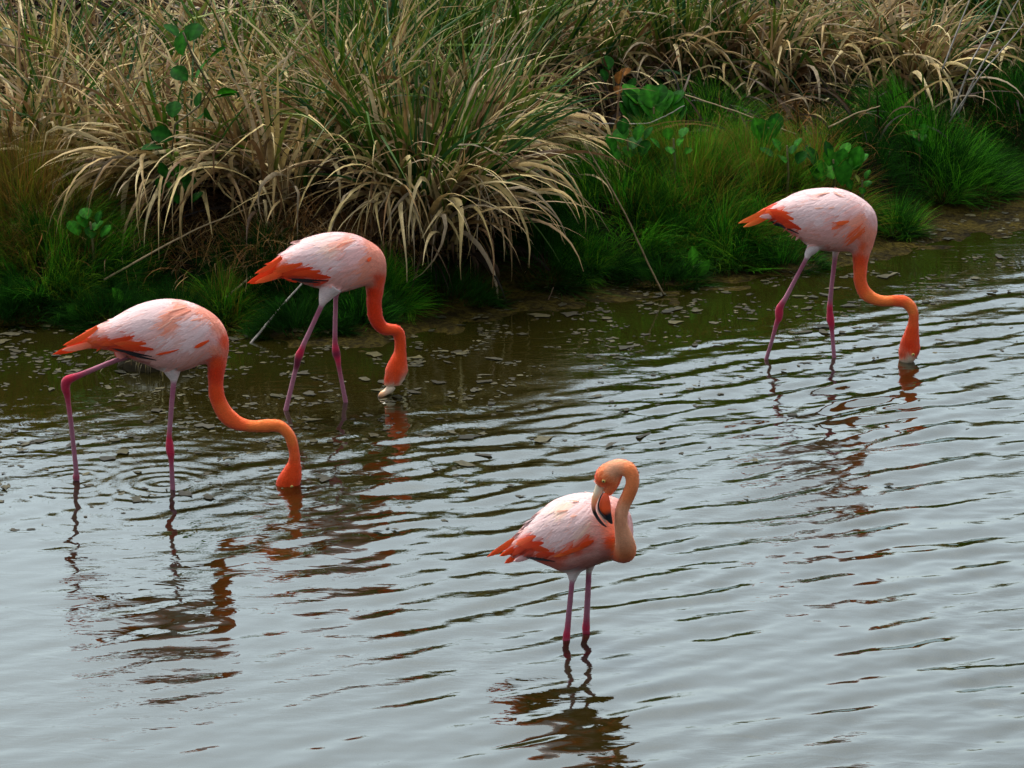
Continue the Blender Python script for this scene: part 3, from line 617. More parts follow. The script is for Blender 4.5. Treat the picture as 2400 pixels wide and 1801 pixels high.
# ================================================================== flamingos
def catmull(A, m):
    A = np.asarray(A, float); n = len(A); out = []
    for i in range(n-1):
        p0, p1, p2, p3 = A[max(i-1, 0)], A[i], A[i+1], A[min(i+2, n-1)]
        for j in range(m):
            t = j/m; out.append(.5*((2*p1)+(-p0+p2)*t+(2*p0-5*p1+4*p2-p3)*t*t+(-p0+3*p1-3*p2+p3)*t**3))
    out.append(A[-1]); return np.array(out)
class Bird:
    fluffy = 1.0
    def __init__(s, win, foot, theta, label, anchors):
        s.win = win; s.z = zz(win); s.p0 = on_z(*s.z(*foot)); s.th = math.radians(theta)
        s.t = np.array([math.cos(s.th), math.sin(s.th), 0]); s.n = np.array([math.sin(s.th), -math.cos(s.th), 0])   # n points to the viewer
        s.ppm = np.linalg.norm(on_plane(*s.z(100, 0), s.p0, s.n)-on_plane(*s.z(0, 0), s.p0, s.n))/100   # metres per zoom pixel
        s.root = empty('flamingo', s.p0, label, 'flamingo', 'flamingos feeding and preening in the pond')
        s.V, s.F, s.Cc = [], [], []; s.TG = []; s.anch = anchors
    def P(s, X, Y, off=0.0): return on_plane(*s.z(X, Y), s.p0+s.n*off, s.n)
    def uv(s, p):
        q = np.asarray(p)-[0, 0, CAM_H]; zc = q[..., 1]*CP - q[..., 2]*SP; yc = q[..., 1]*SP + q[..., 2]*CP
        x = 1200+F*q[..., 0]/zc; y = 900.5-F*yc/zc; return (x-s.win[0])*s.win[2], (y-s.win[1])*s.win[2]
    def col(s, X, Y):
        A = np.array([[a[0], a[1]] for a in s.anch], float); Cl = np.array([a[2] for a in s.anch])
        d2 = (np.asarray(X)[:, None]-A[:, 0])**2 + (np.asarray(Y)[:, None]-A[:, 1])**2 + 400
        w_ = d2**-2.2; return (w_@Cl)/w_.sum(1, keepdims=True)
    def rings(s, cs, aa, bb, col=None, ns=26):
        cs, aa, bb = map(np.asarray, (cs, aa, bb)); m = len(cs); q = np.arange(ns)*2*np.pi/ns
        R = cs[:, None]+aa[:, None]*np.cos(q)[None, :, None]+bb[:, None]*np.sin(q)[None, :, None]; base = len(s.V) and sum(len(v) for v in s.V)
        V = R.reshape(-1, 3); o = sum(len(v) for v in s.V)
        Fc = [[o+i*ns+k, o+i*ns+(k+1) % ns, o+(i+1)*ns+(k+1) % ns, o+(i+1)*ns+k] for i in range(m-1) for k in range(ns)]
        Fc += [[o+k for k in range(ns)][::-1], [o+(m-1)*ns+k for k in range(ns)]]
        if col is None: X, Y = s.uv(R.mean(1)[:, None]*0+R); c = s.col(X.ravel(), Y.ravel())
        else: c = np.repeat(np.asarray(col), ns, 0)
        s.V.append(V); s.F += Fc; s.Cc.append(c); g = np.gradient(cs, axis=0); g /= np.linalg.norm(g, axis=1)[:, None]+1e-9; s.TG.append(np.repeat(g*s.fluffy, ns, 0))
    def trunk(s, rows, m=4):
        """rows: (Xtop, Ytop, Xbottom, Ybottom, half width in m, offset)"""
        R = catmull(rows, m); nz_ = 1+.07*(vnoise(np.arange(len(R))*1.0, 0*np.arange(len(R)), .45, 3)-.5)*(R[:, 4] < .05); R[:, 4] *= nz_
        T = np.array([s.P(r[0], r[1], r[5]) for r in R]); B = np.array([s.P(r[2], r[3], r[5]) for r in R])
        q = np.array(rows)[:16]; q = q[np.argsort(q[:, 2])]; s.bot = lambda x: np.interp(x, q[:, 2], q[:, 3])
        s.rings((T+B)/2, (T-B)/2*nz_[:, None], np.array([s.n*r[4] for r in R]))
    def limb(s, rows, m=4, cols=None, ns=14):
        """rows: (X, Y, radius px, offset m)"""
        A = np.array(rows, float); R = catmull(A, m)
        P = np.array([s.P(r[0], r[1], r[3]) for r in R]); return s.limb3(P, R[:, 2]*s.ppm, None if cols is None else catmull(cols, m), ns)
    def limb3(s, P, rad, cols, ns=14):
        n = len(P); aa, bb = [], []
        for i in range(n):
            t = P[min(i+1, n-1)]-P[max(i-1, 0)]; t /= np.linalg.norm(t)+1e-9
            b = s.n - t*np.dot(s.n, t); b /= np.linalg.norm(b)+1e-9; a = np.cross(t, b); aa.append(a*rad[i]); bb.append(b*rad[i])
        s.rings(P, aa, bb, cols, ns)
    def leg(s, rows, hip_off, ankle_row, foot_px, joint=None):
        """rows in zoom px (X, Y, r); the last row stands at the waterline; depth runs from the hip to the waterline point"""
        s.fluffy = 0.0
        w0 = on_z(*s.z(*foot_px)); off1 = float(np.dot(w0-s.p0, s.n)); k = len(rows)
        rr = [(r[0], r[1], r[2], hip_off+(off1-hip_off)*(i/(k-1))) for i, r in enumerate(rows)]
        PK, RD, WH = (.40, .15, .21), (.46, .022, .06), (.80, .70, .68)
        cols = []
        for i, r in enumerate(rows):
            kd = r[3] if len(r) > 3 else 'p'; cols.append({'p': PK, 'r': RD, 'w': WH, 'd': (.16, .015, .04), 'm': (.42, .06, .11)}[kd])
        cols = [tuple(np.array(c_)*random.uniform(.82, 1.12)) for c_ in cols]; s.limb(rr, 5, cols)
        P0 = s.P(*rr[-2][:2], rr[-2][3]); P1 = s.P(*rr[-1][:2], rr[-1][3]); d = (P1-P0)/np.linalg.norm(P1-P0)
        bed = float(height(P1[0], P1[1])); L = max(.05, (P1[2]-bed)/max(.3, -d[2])-.004); P2 = P1+d*L; r_ = rows[-1][2]*s.ppm
        s.limb3(np.array([P1-d*.01, (P1+P2)/2, P2]), [r_, r_, r_*.9], [PK]*3, 10)
        for a in (-.55, 0, .55):
            f = s.t*math.cos(a)+np.cross([0, 0, 1.], s.t)*math.sin(a); s.limb3(np.array([P2, P2+f*.05+[0, 0, -.004], P2+f*.09+[0, 0, -.01]]), [r_*.8, r_*.7, .004], [PK]*3, 8)
    def finish(s, voxel=.0042):
        V = np.concatenate(s.V); cc = np.concatenate(s.Cc)
        me = bpy.data.meshes.new('tmp'); me.from_pydata([tuple(v) for v in V], [], s.F); me.update()
        o = bpy.data.objects.new('tmp', me); C.objects.link(o)
        md = o.modifiers.new('r', 'REMESH'); md.mode = 'VOXEL'; md.voxel_size = voxel; md.use_smooth_shade = True
        sm = o.modifiers.new('s', 'SMOOTH'); sm.factor = .5; sm.iterations = 3
        ev = o.evaluated_get(bpy.context.evaluated_depsgraph_get()); m2 = bpy.data.meshes.new_from_object(ev)
        n = len(m2.vertices); co = np.empty(n*3, np.float32); m2.vertices.foreach_get('co', co); co = co.reshape(-1, 3)
        kd = KDTree(len(V))
        for i, v in enumerate(V): kd.insert(v, i)
        kd.balance()
        cols = np.ones((n, 4), np.float32)
        for i in range(n):
            a = np.zeros(3); ws = 0
            for (_, j, d) in kd.find_n(co[i], 5): w_ = 1/(d+.002)**2; a += cc[j]*w_; ws += w_
            cols[i, :3] = a/ws
        s.bvh = BVHTree.FromPolygons([tuple(v) for v in co], [tuple(p.vertices) for p in m2.polygons])
        tg = np.concatenate(s.TG); sel = np.random.default_rng(5).integers(0, n, 15000); m2.vertices.foreach_get('normal', (nb := np.empty(n*3, np.float32))); nb = nb.reshape(-1, 3)
        base, dirs, nrm, fc = [], [], [], []
        for i in sel:
            _, j, d = kd.find(co[i])
            if np.dot(tg[j], tg[j]) < .5: continue
            dd = -tg[j]-nb[i]*np.dot(-tg[j], nb[i]); ln = np.linalg.norm(dd)
            if ln < .3: continue
            base.append(co[i]); dirs.append(dd/ln); nrm.append(nb[i]); fc.append(cols[i, :3])
        base, dirs, nrm, fc = map(np.array, (base, dirs, nrm, fc)); m = len(base); rr = np.random.default_rng(6)
        L = rr.uniform(.006, .014, m)[:, None]*(1.3 if True else 1); wd = np.cross(nrm, dirs)*rr.uniform(.0008, .0018, m)[:, None]; dirs = dirs + np.cross(nrm, dirs)*rr.normal(0, .16, m)[:, None]
        V = np.stack([base-wd, base+wd, base+dirs*L*.5-wd+nrm*.0007, base+dirs*L*.5+wd+nrm*.0007, base+dirs*L+nrm*rr.uniform(.0005, .0017, m)[:, None]], 1).reshape(-1, 3)
        i0 = np.arange(m)*5; Ft = np.concatenate([np.stack(q, -1) for q in ((i0, i0+1, i0+3), (i0, i0+3, i0+2), (i0+2, i0+3, i0+4))])
        tag(mesh_obj('down', V, Ft, M_FEATHER, s.root, np.repeat(np.clip(fc*(1+rr.normal(0, .06, (m, 1))), 0, .95), 5, 0), origin=s.p0), kind='stuff')
        m2.name = 'body'; m2.vertices.foreach_set('co', (co-s.p0).astype(np.float32).ravel())
        for a_ in list(m2.color_attributes): m2.color_attributes.remove(a_)
        ca = m2.color_attributes.new('Col', 'FLOAT_COLOR', 'POINT'); ca.data.foreach_set('color', cols.ravel())
        m2.polygons.foreach_set('use_smooth', np.full(len(m2.polygons), True)); m2.materials.clear(); m2.materials.append(M_BODY); m2.update()
        bpy.data.objects.remove(o)
        b = bpy.data.objects.new('body', m2); C.objects.link(b); b.parent = s.root; s.body = b
    def look(s, X, Y):
        r = ray(*s.z(X, Y)); h, nr, _, _ = s.bvh.ray_cast(Vector((0, 0, CAM_H)), Vector(r).normalized(), 60)
        return (None, None) if h is None else (np.array(h), np.array(nr))
    def feather(s, X, Y, dx, dy, L, wd, col, tipc, side, lift=(.0003, .0022), bend=0.0, out=False):
        """one feather laid on the flank: starts at zoom (X, Y) and runs along (dx, dy) for L px"""
        rows = 7; V, cols = [], []; nrm = math.hypot(dx, dy); dx, dy = dx/nrm, dy/nrm; prev = None; miss = 0
        for i in range(rows):
            q = i/(rows-1); prof = (.35+1.3*q if q < .5 else 1.0)*math.sqrt(max(0.0, 1-max(0, (q-.55)/.45)**2)) if q < 1 else .05
            cx = X+dx*L*q - dy*bend*L*q*q; cy = Y+dy*L*q + dx*bend*L*q*q
            for j in (-1, 0, 1):
                x_, y_ = cx - dy*wd*prof*j, cy + dx*wd*prof*j
                src = s.P(x_, y_, .0); hit, nr = s.look(x_, y_)
                if hit is None:
                    if not out: miss += 1
                    if miss > 5: return None
                    if prev is None: return None
                    p = src + s.n*prev
                elif side < 0 and np.dot(nr, s.n) < .35: return None
                else: p = np.array(hit); prev = float(np.dot(p-src, s.n)); p = p + np.array(nr)*(lift[0]+(lift[1]-lift[0])*q + (.0007 if j == 0 else 0))
                V.append(p); cols.append(np.array(col)*(1-q*q)+np.array(tipc)*q*q if j else np.array(col)*.9*(1-q*q)+np.array(tipc)*q*q)
        Fq = np.array([[i*3+j, i*3+j+1, (i+1)*3+j+1, (i+1)*3+j] for i in range(rows-1) for j in range(2)])
        V = np.array(V)
        if side < 0: V = V - 2*((V-s.p0)@s.n)[:, None]*s.n[None, :]
        return V, Fq, np.array(cols)
    def coverts(s, region, flow, L, wd, step, jit=.035, colf=None):
        """overlapping feathers over the flank; region(X,Y)->bool, flow(X,Y)->(dx,dy)"""
        x0, x1, y0, y1 = region[0]
        for side, nm in ((1, 'wing_feathers'), (-1, 'wing_feathers')):
            parts = []; row = 0; X = x0
            while X < x1:
                Y = y0 + (row % 2)*step[1]*.5
                while Y < y1:
                    if region[1](X, Y):
                        jx, jy = random.gauss(0, step[0]*.25), random.gauss(0, step[1]*.25)
                        dx, dy = flow(X, Y); a = random.gauss(0, .13); dx, dy = dx*math.cos(a)-dy*math.sin(a), dx*math.sin(a)+dy*math.cos(a)
                        Lk = L*random.uniform(.75, 1.25); dy = min(dy, (s.bot(X-Lk*.9)-14-Y)/(Lk*.9)); xe, ye = X+dx*Lk*.6, Y+dy*Lk*.6
                        c = s.col(np.array([X+dx*Lk*.35]), np.array([Y+dy*Lk*.35]))[0]*(1+random.gauss(0, jit))
                        if random.random() < .10: c = c*np.array([1.0, .86, .80])
                        tc = c*np.array([1.03, 1.07, 1.07])
                        f = s.feather(X+jx, Y+jy, dx, dy, Lk, wd*random.uniform(.7, 1.2), c, tc, side, bend=random.gauss(.05, .06))
                        if f: parts.append(f)
                    Y += step[1]
                X += step[0]; row += 1
            if parts:
                V, Fq, c = merge(parts); tag(mesh_obj(nm, V, Fq, M_FEATHER, s.root, c, origin=s.p0), kind='stuff')
    def quills(s, lst, name='flight_feather'):
        for (X, Y, X2, Y2, wd, col, tipc, bend) in lst:
            for side in (1, -1):
                f = s.feather(X, Y, X2-X, Y2-Y, math.hypot(X2-X, Y2-Y), wd, col, tipc, side, (.002, .007), bend, True)
                if f: mesh_obj(name, f[0], f[1], M_FEATHER, s.root, f[2], origin=s.p0)
    def tail(s, lst):
        """each tail feather: a long tapered vane in the bird's mid plane, slightly fanned sideways"""
        for k, (X, Y, X2, Y2, wd, col, tipc, bend) in enumerate(lst):
            rows = 8; V, cols = [], []; dx, dy = X2-X, Y2-Y; L = math.hypot(dx, dy); dx, dy = dx/L, dy/L; fan = (-1)**k*(.006+.005*(k//2))
            for i in range(rows):
                q = i/(rows-1); pr = (.7+.6*q if q < .5 else 1)*math.sqrt(max(0, 1-max(0, (q-.4)/.6)**1.8))+.03
                cx = X+dx*L*q - dy*bend*L*q*(1-q)*2; cy = Y+dy*L*q + dx*bend*L*q*(1-q)*2
                for j in (-1, 0, 1):
                    V.append(s.P(cx-dy*wd*pr*j, cy+dx*wd*pr*j, fan*(1+2*q) + .004*(j == 0)+.012)); cols.append(np.array(col)*(1-q)+np.array(tipc)*q)
            Fq = np.array([[i*3+j, i*3+j+1, (i+1)*3+j+1, (i+1)*3+j] for i in range(rows-1) for j in range(2)])
            mesh_obj('tail_feather', V, Fq, M_FEATHER, s.root, np.array(cols), origin=s.p0)
    def part_limb(s, name, rows, cols, mat, m=4, flat=1.0, ns=12, label=None):
        A = catmull(rows, m); cl_ = catmull(cols, m); P = np.array([s.P(r[0], r[1], r[3]) for r in A]); rad = np.maximum(A[:, 2], .8)*s.ppm
        sv = (s.V, s.F, s.Cc); s.V, s.F, s.Cc = [], [], []
        n = len(P); aa, bb = [], []
        for i in range(n):
            t = P[min(i+1, n-1)]-P[max(i-1, 0)]; t /= np.linalg.norm(t)+1e-9; b = s.n-t*np.dot(s.n, t); b /= np.linalg.norm(b); a = np.cross(t, b); aa.append(a*rad[i]); bb.append(b*rad[i]*flat)
        s.rings(P, aa, bb, cl_, ns); V, Fc, cc = s.V[0], s.F, s.Cc[0]; s.V, s.F, s.Cc = sv
        return mesh_obj(name, V, Fc, mat, s.root, cc, origin=s.p0)
    def eye(s, X, Y, r, side=1):
        hit, nr = s.look(X, Y)
        if hit is None: return
        if side < 0: hit = hit - 2*np.dot(hit-s.p0, s.n)*s.n; nr = nr - 2*np.dot(nr, s.n)*s.n
        c = hit; r = r*s.ppm; V, cols = [], []
        a = np.cross(nr, [0, 0, 1.]); a /= np.linalg.norm(a); b = np.cross(nr, a); prof = [(0, .55, 0), (.2, .52, 0), (.42, .48, 0), (.5, .44, 1), (.85, .22, 1), (1, -.1, 1)]
        for (q, h, k) in prof:
            for j in range(12): V.append(c+(a*math.cos(j*math.pi/6)+b*math.sin(j*math.pi/6))*max(q, .01)*r+nr*h*r); cols.append((.75, .62, .15) if k else (.01, .01, .01))
        Fc = [[i*12+j, i*12+(j+1) % 12, (i+1)*12+(j+1) % 12, (i+1)*12+j] for i in range(5) for j in range(12)]
        mesh_obj('eye', V, Fc, M_EYE, s.root, np.array(cols), origin=s.p0)

# plumage colours
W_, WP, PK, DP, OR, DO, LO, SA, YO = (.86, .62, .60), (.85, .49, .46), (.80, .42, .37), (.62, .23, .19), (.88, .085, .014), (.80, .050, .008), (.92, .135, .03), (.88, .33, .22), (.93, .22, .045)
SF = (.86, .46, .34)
CR, BK = (.80, .66, .46), (.012, .010, .012)

# ---- front left flamingo -------------------------------------------------
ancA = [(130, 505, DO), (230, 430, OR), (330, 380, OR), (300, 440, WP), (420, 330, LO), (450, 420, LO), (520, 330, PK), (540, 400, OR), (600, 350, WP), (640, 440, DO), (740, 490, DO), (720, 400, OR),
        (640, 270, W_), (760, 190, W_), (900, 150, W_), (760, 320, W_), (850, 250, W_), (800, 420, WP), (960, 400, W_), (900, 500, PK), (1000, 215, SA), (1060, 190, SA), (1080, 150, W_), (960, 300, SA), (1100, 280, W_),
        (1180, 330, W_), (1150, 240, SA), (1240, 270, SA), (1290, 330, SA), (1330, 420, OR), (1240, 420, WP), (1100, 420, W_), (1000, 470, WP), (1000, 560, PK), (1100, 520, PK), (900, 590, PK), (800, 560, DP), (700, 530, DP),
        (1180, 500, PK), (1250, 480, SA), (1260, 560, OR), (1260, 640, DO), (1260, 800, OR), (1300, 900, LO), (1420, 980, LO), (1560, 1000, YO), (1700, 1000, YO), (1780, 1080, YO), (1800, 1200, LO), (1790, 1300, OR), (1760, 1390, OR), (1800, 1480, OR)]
A = Bird(WA, (1000, 1412), 0, 'nearest left flamingo, head in the water and one leg bent far back', ancA)
A.trunk([(232, 425, 245, 448, .012, 0), (350, 355, 352, 452, .026, 0), (450, 300, 452, 470, .045, 0), (540, 262, 530, 476, .062, 0), (640, 202, 610, 500, .080, 0), (740, 158, 700, 545, .095, 0),
         (850, 131, 800, 582, .105, 0), (960, 126, 900, 622, .110, 0), (1060, 142, 1000, 625, .108, 0), (1170, 185, 1080, 603, .098, 0), (1258, 242, 1140, 580, .085, 0), (1315, 310, 1180, 572, .072, 0), (1345, 385, 1200, 575, .058, 0),
         (1352, 450, 1204, 590, .046, 0), (1342, 540, 1206, 630, .038, 0), (1322, 640, 1208, 690, .032, 0), (1315, 740, 1213, 785, .029, 0), (1335, 820, 1242, 880, .028, 0), (1380, 893, 1290, 962, .027, 0), (1450, 948, 1370, 1022, .026, 0),
         (1530, 968, 1480, 1042, .025, 0), (1620, 960, 1600, 1046, .025, 0), (1715, 968, 1685, 1045, .025, 0), (1782, 1020, 1735, 1080, .024, 0), (1822, 1090, 1762, 1150, .023, 0), (1840, 1170, 1772, 1212, .023, 0), (1850, 1250, 1762, 1258, .026, 0),
         (1858, 1310, 1732, 1302, .032, 0), (1858, 1360, 1700, 1352, .036, 0), (1850, 1405, 1680, 1400, .036, 0), (1830, 1450, 1690, 1450, .030, 0), (1800, 1480, 1720, 1485, .018, 0)])
A.leg([(950, 590, 70, 'w'), (966, 650, 46, 'w'), (970, 685, 27, 'w'), (968, 715, 20), (955, 860, 19), (944, 1000, 18), (938, 1090, 21, 'r'), (941, 1120, 27, 'r'), (943, 1165, 30, 'r'), (950, 1205, 27, 'r'), (953, 1250, 19, 'm'), (958, 1350, 18), (963, 1440, 19)], .03, 8, (963, 1440))
A.leg([(720, 500, 22, 'p'), (650, 524, 20), (540, 560, 19), (420, 608, 19), (320, 650, 22, 'm'), (262, 672, 30, 'r'), (225, 695, 36, 'r'), (218, 740, 32, 'r'), (228, 780, 26, 'r'), (238, 850, 19, 'm'), (258, 1000, 18), (280, 1200, 18), (292, 1320, 19), (292, 1358, 27, 'm'), (294, 1380, 22)], -.03, 6, (294, 1380))
A.finish()
A.part_limb('bill', [(1760, 1470, 34, 0), (1730, 1500, 28, 0), (1690, 1530, 22, 0), (1640, 1535, 14, 0), (1605, 1520, 5, 0)], [CR, CR, DO, BK, BK], M_BILL)
A.eye(1790, 1425, 11, 1); A.eye(1790, 1425, 11, -1)
def wing_region(X, Y): return 470 < X < 1240 and (Y > 250-(X-500)*.3 if X < 850 else Y > 150+max(0, X-1050)*.55) and Y < 540 and not (X < 560 and Y > 460)
fl = lambda X, Y: (-1, .35 + .45*max(0, (X-600)/700) + (.25 if Y > 400 else 0))
A.coverts(((470, 1250, 140, 560), wing_region), fl, 165, 12, (27, 19))
A.quills([(820, 520, 540, 470, 9, BK, BK, .05), (850, 545, 640, 500, 8, BK, BK, .05), (830, 470, 600, 460, 20, DO, OR, .08), (780, 430, 560, 440, 20, OR, LO, .06), (700, 380, 470, 450, 20, DO, LO, .05),
          (740, 460, 520, 470, 18, DO, OR, .03), (1010, 470, 850, 520, 8, OR, OR, .1), (1215, 410, 1110, 460, 13, OR, OR, .02), (1090, 200, 930, 260, 8, SA, SF, -.1), (1060, 180, 900, 215, 6, SF, SF, -.05), (960, 270, 860, 350, 7, SF, SA, .1)])
A.tail([(480, 330, 128, 508, 26, OR, DO, -.10), (470, 370, 150, 500, 26, LO, OR, -.09), (480, 410, 190, 478, 24, LO, SA, -.05), (500, 440, 260, 462, 12, PK, WP, -.04), (440, 320, 200, 445, 20, LO, OR, -.1), (520, 440, 330, 450, 22, OR, LO, 0)])

# ---- middle flamingo ---------------------------------------------------
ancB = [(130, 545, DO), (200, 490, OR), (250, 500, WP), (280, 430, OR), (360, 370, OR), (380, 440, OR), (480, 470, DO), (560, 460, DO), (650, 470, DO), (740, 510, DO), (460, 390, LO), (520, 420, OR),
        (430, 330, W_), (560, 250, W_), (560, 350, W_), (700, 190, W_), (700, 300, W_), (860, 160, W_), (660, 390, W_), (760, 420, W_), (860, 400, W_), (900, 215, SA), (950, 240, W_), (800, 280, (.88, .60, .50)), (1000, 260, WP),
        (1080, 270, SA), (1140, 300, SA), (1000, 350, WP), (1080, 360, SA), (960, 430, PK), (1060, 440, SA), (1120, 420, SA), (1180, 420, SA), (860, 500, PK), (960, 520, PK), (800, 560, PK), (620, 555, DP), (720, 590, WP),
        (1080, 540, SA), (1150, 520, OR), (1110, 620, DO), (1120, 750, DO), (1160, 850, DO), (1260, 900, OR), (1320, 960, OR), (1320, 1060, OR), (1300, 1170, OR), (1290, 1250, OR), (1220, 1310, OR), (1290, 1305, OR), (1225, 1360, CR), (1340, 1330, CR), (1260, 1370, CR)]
B = Bird(WB, (660, 1500), 28, 'middle flamingo in front of the dry grass, dipping its bill near the bank', ancB)
B.trunk([(235, 455, 262, 500, .015, 0), (330, 372, 385, 500, .028, 0), (400, 322, 455, 512, .048, 0), (480, 266, 540, 540, .072, 0), (570, 211, 620, 568, .09, 0), (670, 176, 705, 592, .102, 0), (780, 153, 778, 618, .108, 0), (880, 151, 850, 612, .106, 0),
         (980, 169, 925, 594, .10, 0), (1075, 214, 990, 575, .09, 0), (1142, 260, 1030, 566, .078, 0), (1185, 322, 1052, 568, .064, 0), (1202, 400, 1061, 585, .050, 0), (1202, 480, 1065, 625, .040, 0), (1190, 560, 1066, 670, .034, 0), (1176, 660, 1066, 730, .030, 0),
         (1174, 740, 1072, 795, .029, 0), (1188, 810, 1097, 870, .028, 0), (1215, 852, 1142, 920, .027, 0), (1255, 862, 1200, 950, .027, 0), (1308, 874, 1262, 952, .026, 0), (1345, 915, 1280, 990, .025, 0), (1360, 980, 1283, 1032, .024, 0),
         (1362, 1060, 1276, 1090, .026, 0), (1366, 1130, 1250, 1140, .031, 0), (1374, 1200, 1222, 1192, .036, 0), (1366, 1250, 1207, 1252, .036, 0), (1345, 1295, 1200, 1310, .030, 0), (1320, 1335, 1205, 1345, .022, 0)])
B.leg([(790, 560, 85, 'w'), (752, 620, 62, 'w'), (725, 675, 38, 'w'), (714, 705, 24, 'w'), (702, 735, 19), (640, 870, 18), (580, 1000, 19), (555, 1060, 23, 'r'), (538, 1100, 30, 'r'), (525, 1140, 27, 'd'), (516, 1190, 22, 'd'), (502, 1240, 18), (468, 1380, 18), (432, 1530, 19)], .05, 8, (432, 1530))
B.leg([(850, 570, 40, 'p'), (822, 640, 20), (818, 760, 18), (814, 900, 18), (814, 1000, 20, 'm'), (818, 1050, 27, 'r'), (825, 1095, 31, 'd'), (836, 1140, 24, 'r'), (845, 1200, 18, 'm'), (868, 1320, 17), (897, 1470, 18)], -.05, 8, (897, 1470))
B.finish()
B.part_limb('bill', [(1262, 1345, 28, 0), (1240, 1368, 30, 0), (1210, 1392, 24, 0), (1180, 1410, 22, 0), (1160, 1440, 14, 0), (1168, 1470, 6, 0)], [CR, CR, (.85, .62, .40), (.80, .45, .22), BK, BK], M_BILL)
B.eye(1325, 1262, 11, -1)
def wrB(X, Y): return 400 < X < 1120 and (Y > 330-(X-400)*.55 if X < 620 else Y > 170+max(0, X-920)*.6) and Y < 520 and not (X < 500 and Y > 420)
B.coverts(((400, 1130, 160, 540), wrB), fl, 165, 12, (27, 19))
B.quills([(760, 525, 400, 508, 9, BK, BK, .03), (700, 540, 500, 515, 8, BK, BK, .03), (780, 500, 560, 480, 22, DO, OR, .06), (700, 450, 480, 480, 22, OR, OR, .05), (640, 420, 400, 490, 24, DO, OR, .05), (560, 390, 330, 470, 24, OR, LO, .05),
          (1095, 345, 1058, 375, 14, LO, OR, 0), (980, 210, 850, 230, 6, SF, SF, -.1), (860, 240, 760, 310, 6, SF, SF, .1), (900, 300, 840, 380, 10, PK, PK, .2), (1000, 420, 850, 470, 12, PK, PK, .1)])
B.tail([(420, 350, 130, 545, 26, OR, DO, -.10), (440, 400, 150, 550, 28, OR, OR, -.08), (450, 440, 190, 540, 26, OR, LO, -.05), (440, 480, 260, 524, 12, OR, WP, -.04), (400, 345, 190, 470, 20, OR, OR, -.1), (470, 470, 300, 505, 22, OR, LO, 0)])

# ---- right flamingo ----------------------------------------------------
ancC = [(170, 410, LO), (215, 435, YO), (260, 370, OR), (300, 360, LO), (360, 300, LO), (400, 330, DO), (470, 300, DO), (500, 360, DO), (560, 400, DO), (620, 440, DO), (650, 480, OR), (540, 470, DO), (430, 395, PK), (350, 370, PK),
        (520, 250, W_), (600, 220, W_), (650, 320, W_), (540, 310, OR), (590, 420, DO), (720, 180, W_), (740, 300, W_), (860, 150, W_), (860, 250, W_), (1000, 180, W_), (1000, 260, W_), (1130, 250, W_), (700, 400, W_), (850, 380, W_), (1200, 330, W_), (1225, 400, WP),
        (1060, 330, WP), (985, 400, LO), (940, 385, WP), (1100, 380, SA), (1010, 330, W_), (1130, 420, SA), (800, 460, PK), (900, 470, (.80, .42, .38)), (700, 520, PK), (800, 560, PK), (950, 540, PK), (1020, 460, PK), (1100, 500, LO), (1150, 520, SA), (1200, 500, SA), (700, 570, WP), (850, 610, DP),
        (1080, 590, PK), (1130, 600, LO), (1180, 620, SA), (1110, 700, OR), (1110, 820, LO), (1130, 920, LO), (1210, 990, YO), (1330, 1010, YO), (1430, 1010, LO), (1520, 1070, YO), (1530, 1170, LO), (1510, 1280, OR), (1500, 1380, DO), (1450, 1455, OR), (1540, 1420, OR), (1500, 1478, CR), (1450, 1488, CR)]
Cb = Bird(WC, (700, 1455), -8, 'right-hand flamingo beside the grassy bank, bill touching the water', ancC)
Cb.trunk([(255, 385, 262, 400, .012, 0), (330, 318, 345, 380, .022, 0), (430, 264, 425, 388, .042, 0), (510, 229, 505, 438, .062, 0), (590, 186, 580, 490, .082, 0), (680, 156, 650, 532, .10, 0), (780, 141, 712, 582, .112, 0), (880, 139, 795, 615, .118, 0),
          (980, 152, 880, 625, .114, 0), (1080, 191, 955, 627, .104, 0), (1168, 250, 1015, 628, .092, 0), (1222, 312, 1040, 634, .080, 0), (1247, 385, 1052, 650, .066, 0), (1247, 465, 1058, 690, .052, 0), (1225, 562, 1061, 735, .040, 0), (1190, 660, 1062, 785, .034, 0),
          (1170, 760, 1064, 840, .031, 0), (1167, 850, 1078, 912, .029, 0), (1190, 915, 1108, 976, .028, 0), (1242, 957, 1166, 1026, .027, 0), (1310, 977, 1262, 1053, .026, 0), (1400, 972, 1372, 1056, .026, 0), (1478, 981, 1440, 1064, .026, 0),
          (1538, 1030, 1480, 1097, .025, 0), (1566, 1100, 1495, 1142, .024, 0), (1570, 1180, 1482, 1202, .025, 0), (1573, 1260, 1460, 1258, .029, 0), (1579, 1330, 1432, 1322, .034, 0), (1580, 1395, 1416, 1398, .037, 0), (1565, 1440, 1416, 1448, .034, 0), (1530, 1485, 1425, 1490, .026, 0), (1500, 1520, 1440, 1520, .016, 0)])
Cb.leg([(800, 530, 62, 'w'), (755, 595, 50, 'w'), (715, 645, 32, 'w'), (704, 672, 23, 'w'), (690, 700, 18), (610, 850, 17), (540, 985, 20), (512, 1030, 24, 'm'), (488, 1075, 31, 'r'), (485, 1115, 33, 'r'), (482, 1155, 27, 'r'), (466, 1190, 20, 'm'), (430, 1320, 16), (386, 1465, 17)], .05, 8, (386, 1465))
Cb.leg([(940, 600, 36, 'w'), (924, 645, 25, 'w'), (918, 700, 20), (898, 860, 18), (884, 1000, 20), (880, 1060, 24, 'r'), (880, 1100, 25, 'r'), (884, 1160, 32, 'r'), (892, 1200, 26, 'r'), (896, 1240, 19, 'm'), (904, 1340, 17), (913, 1455, 18)], -.05, 8, (913, 1455))
Cb.finish()
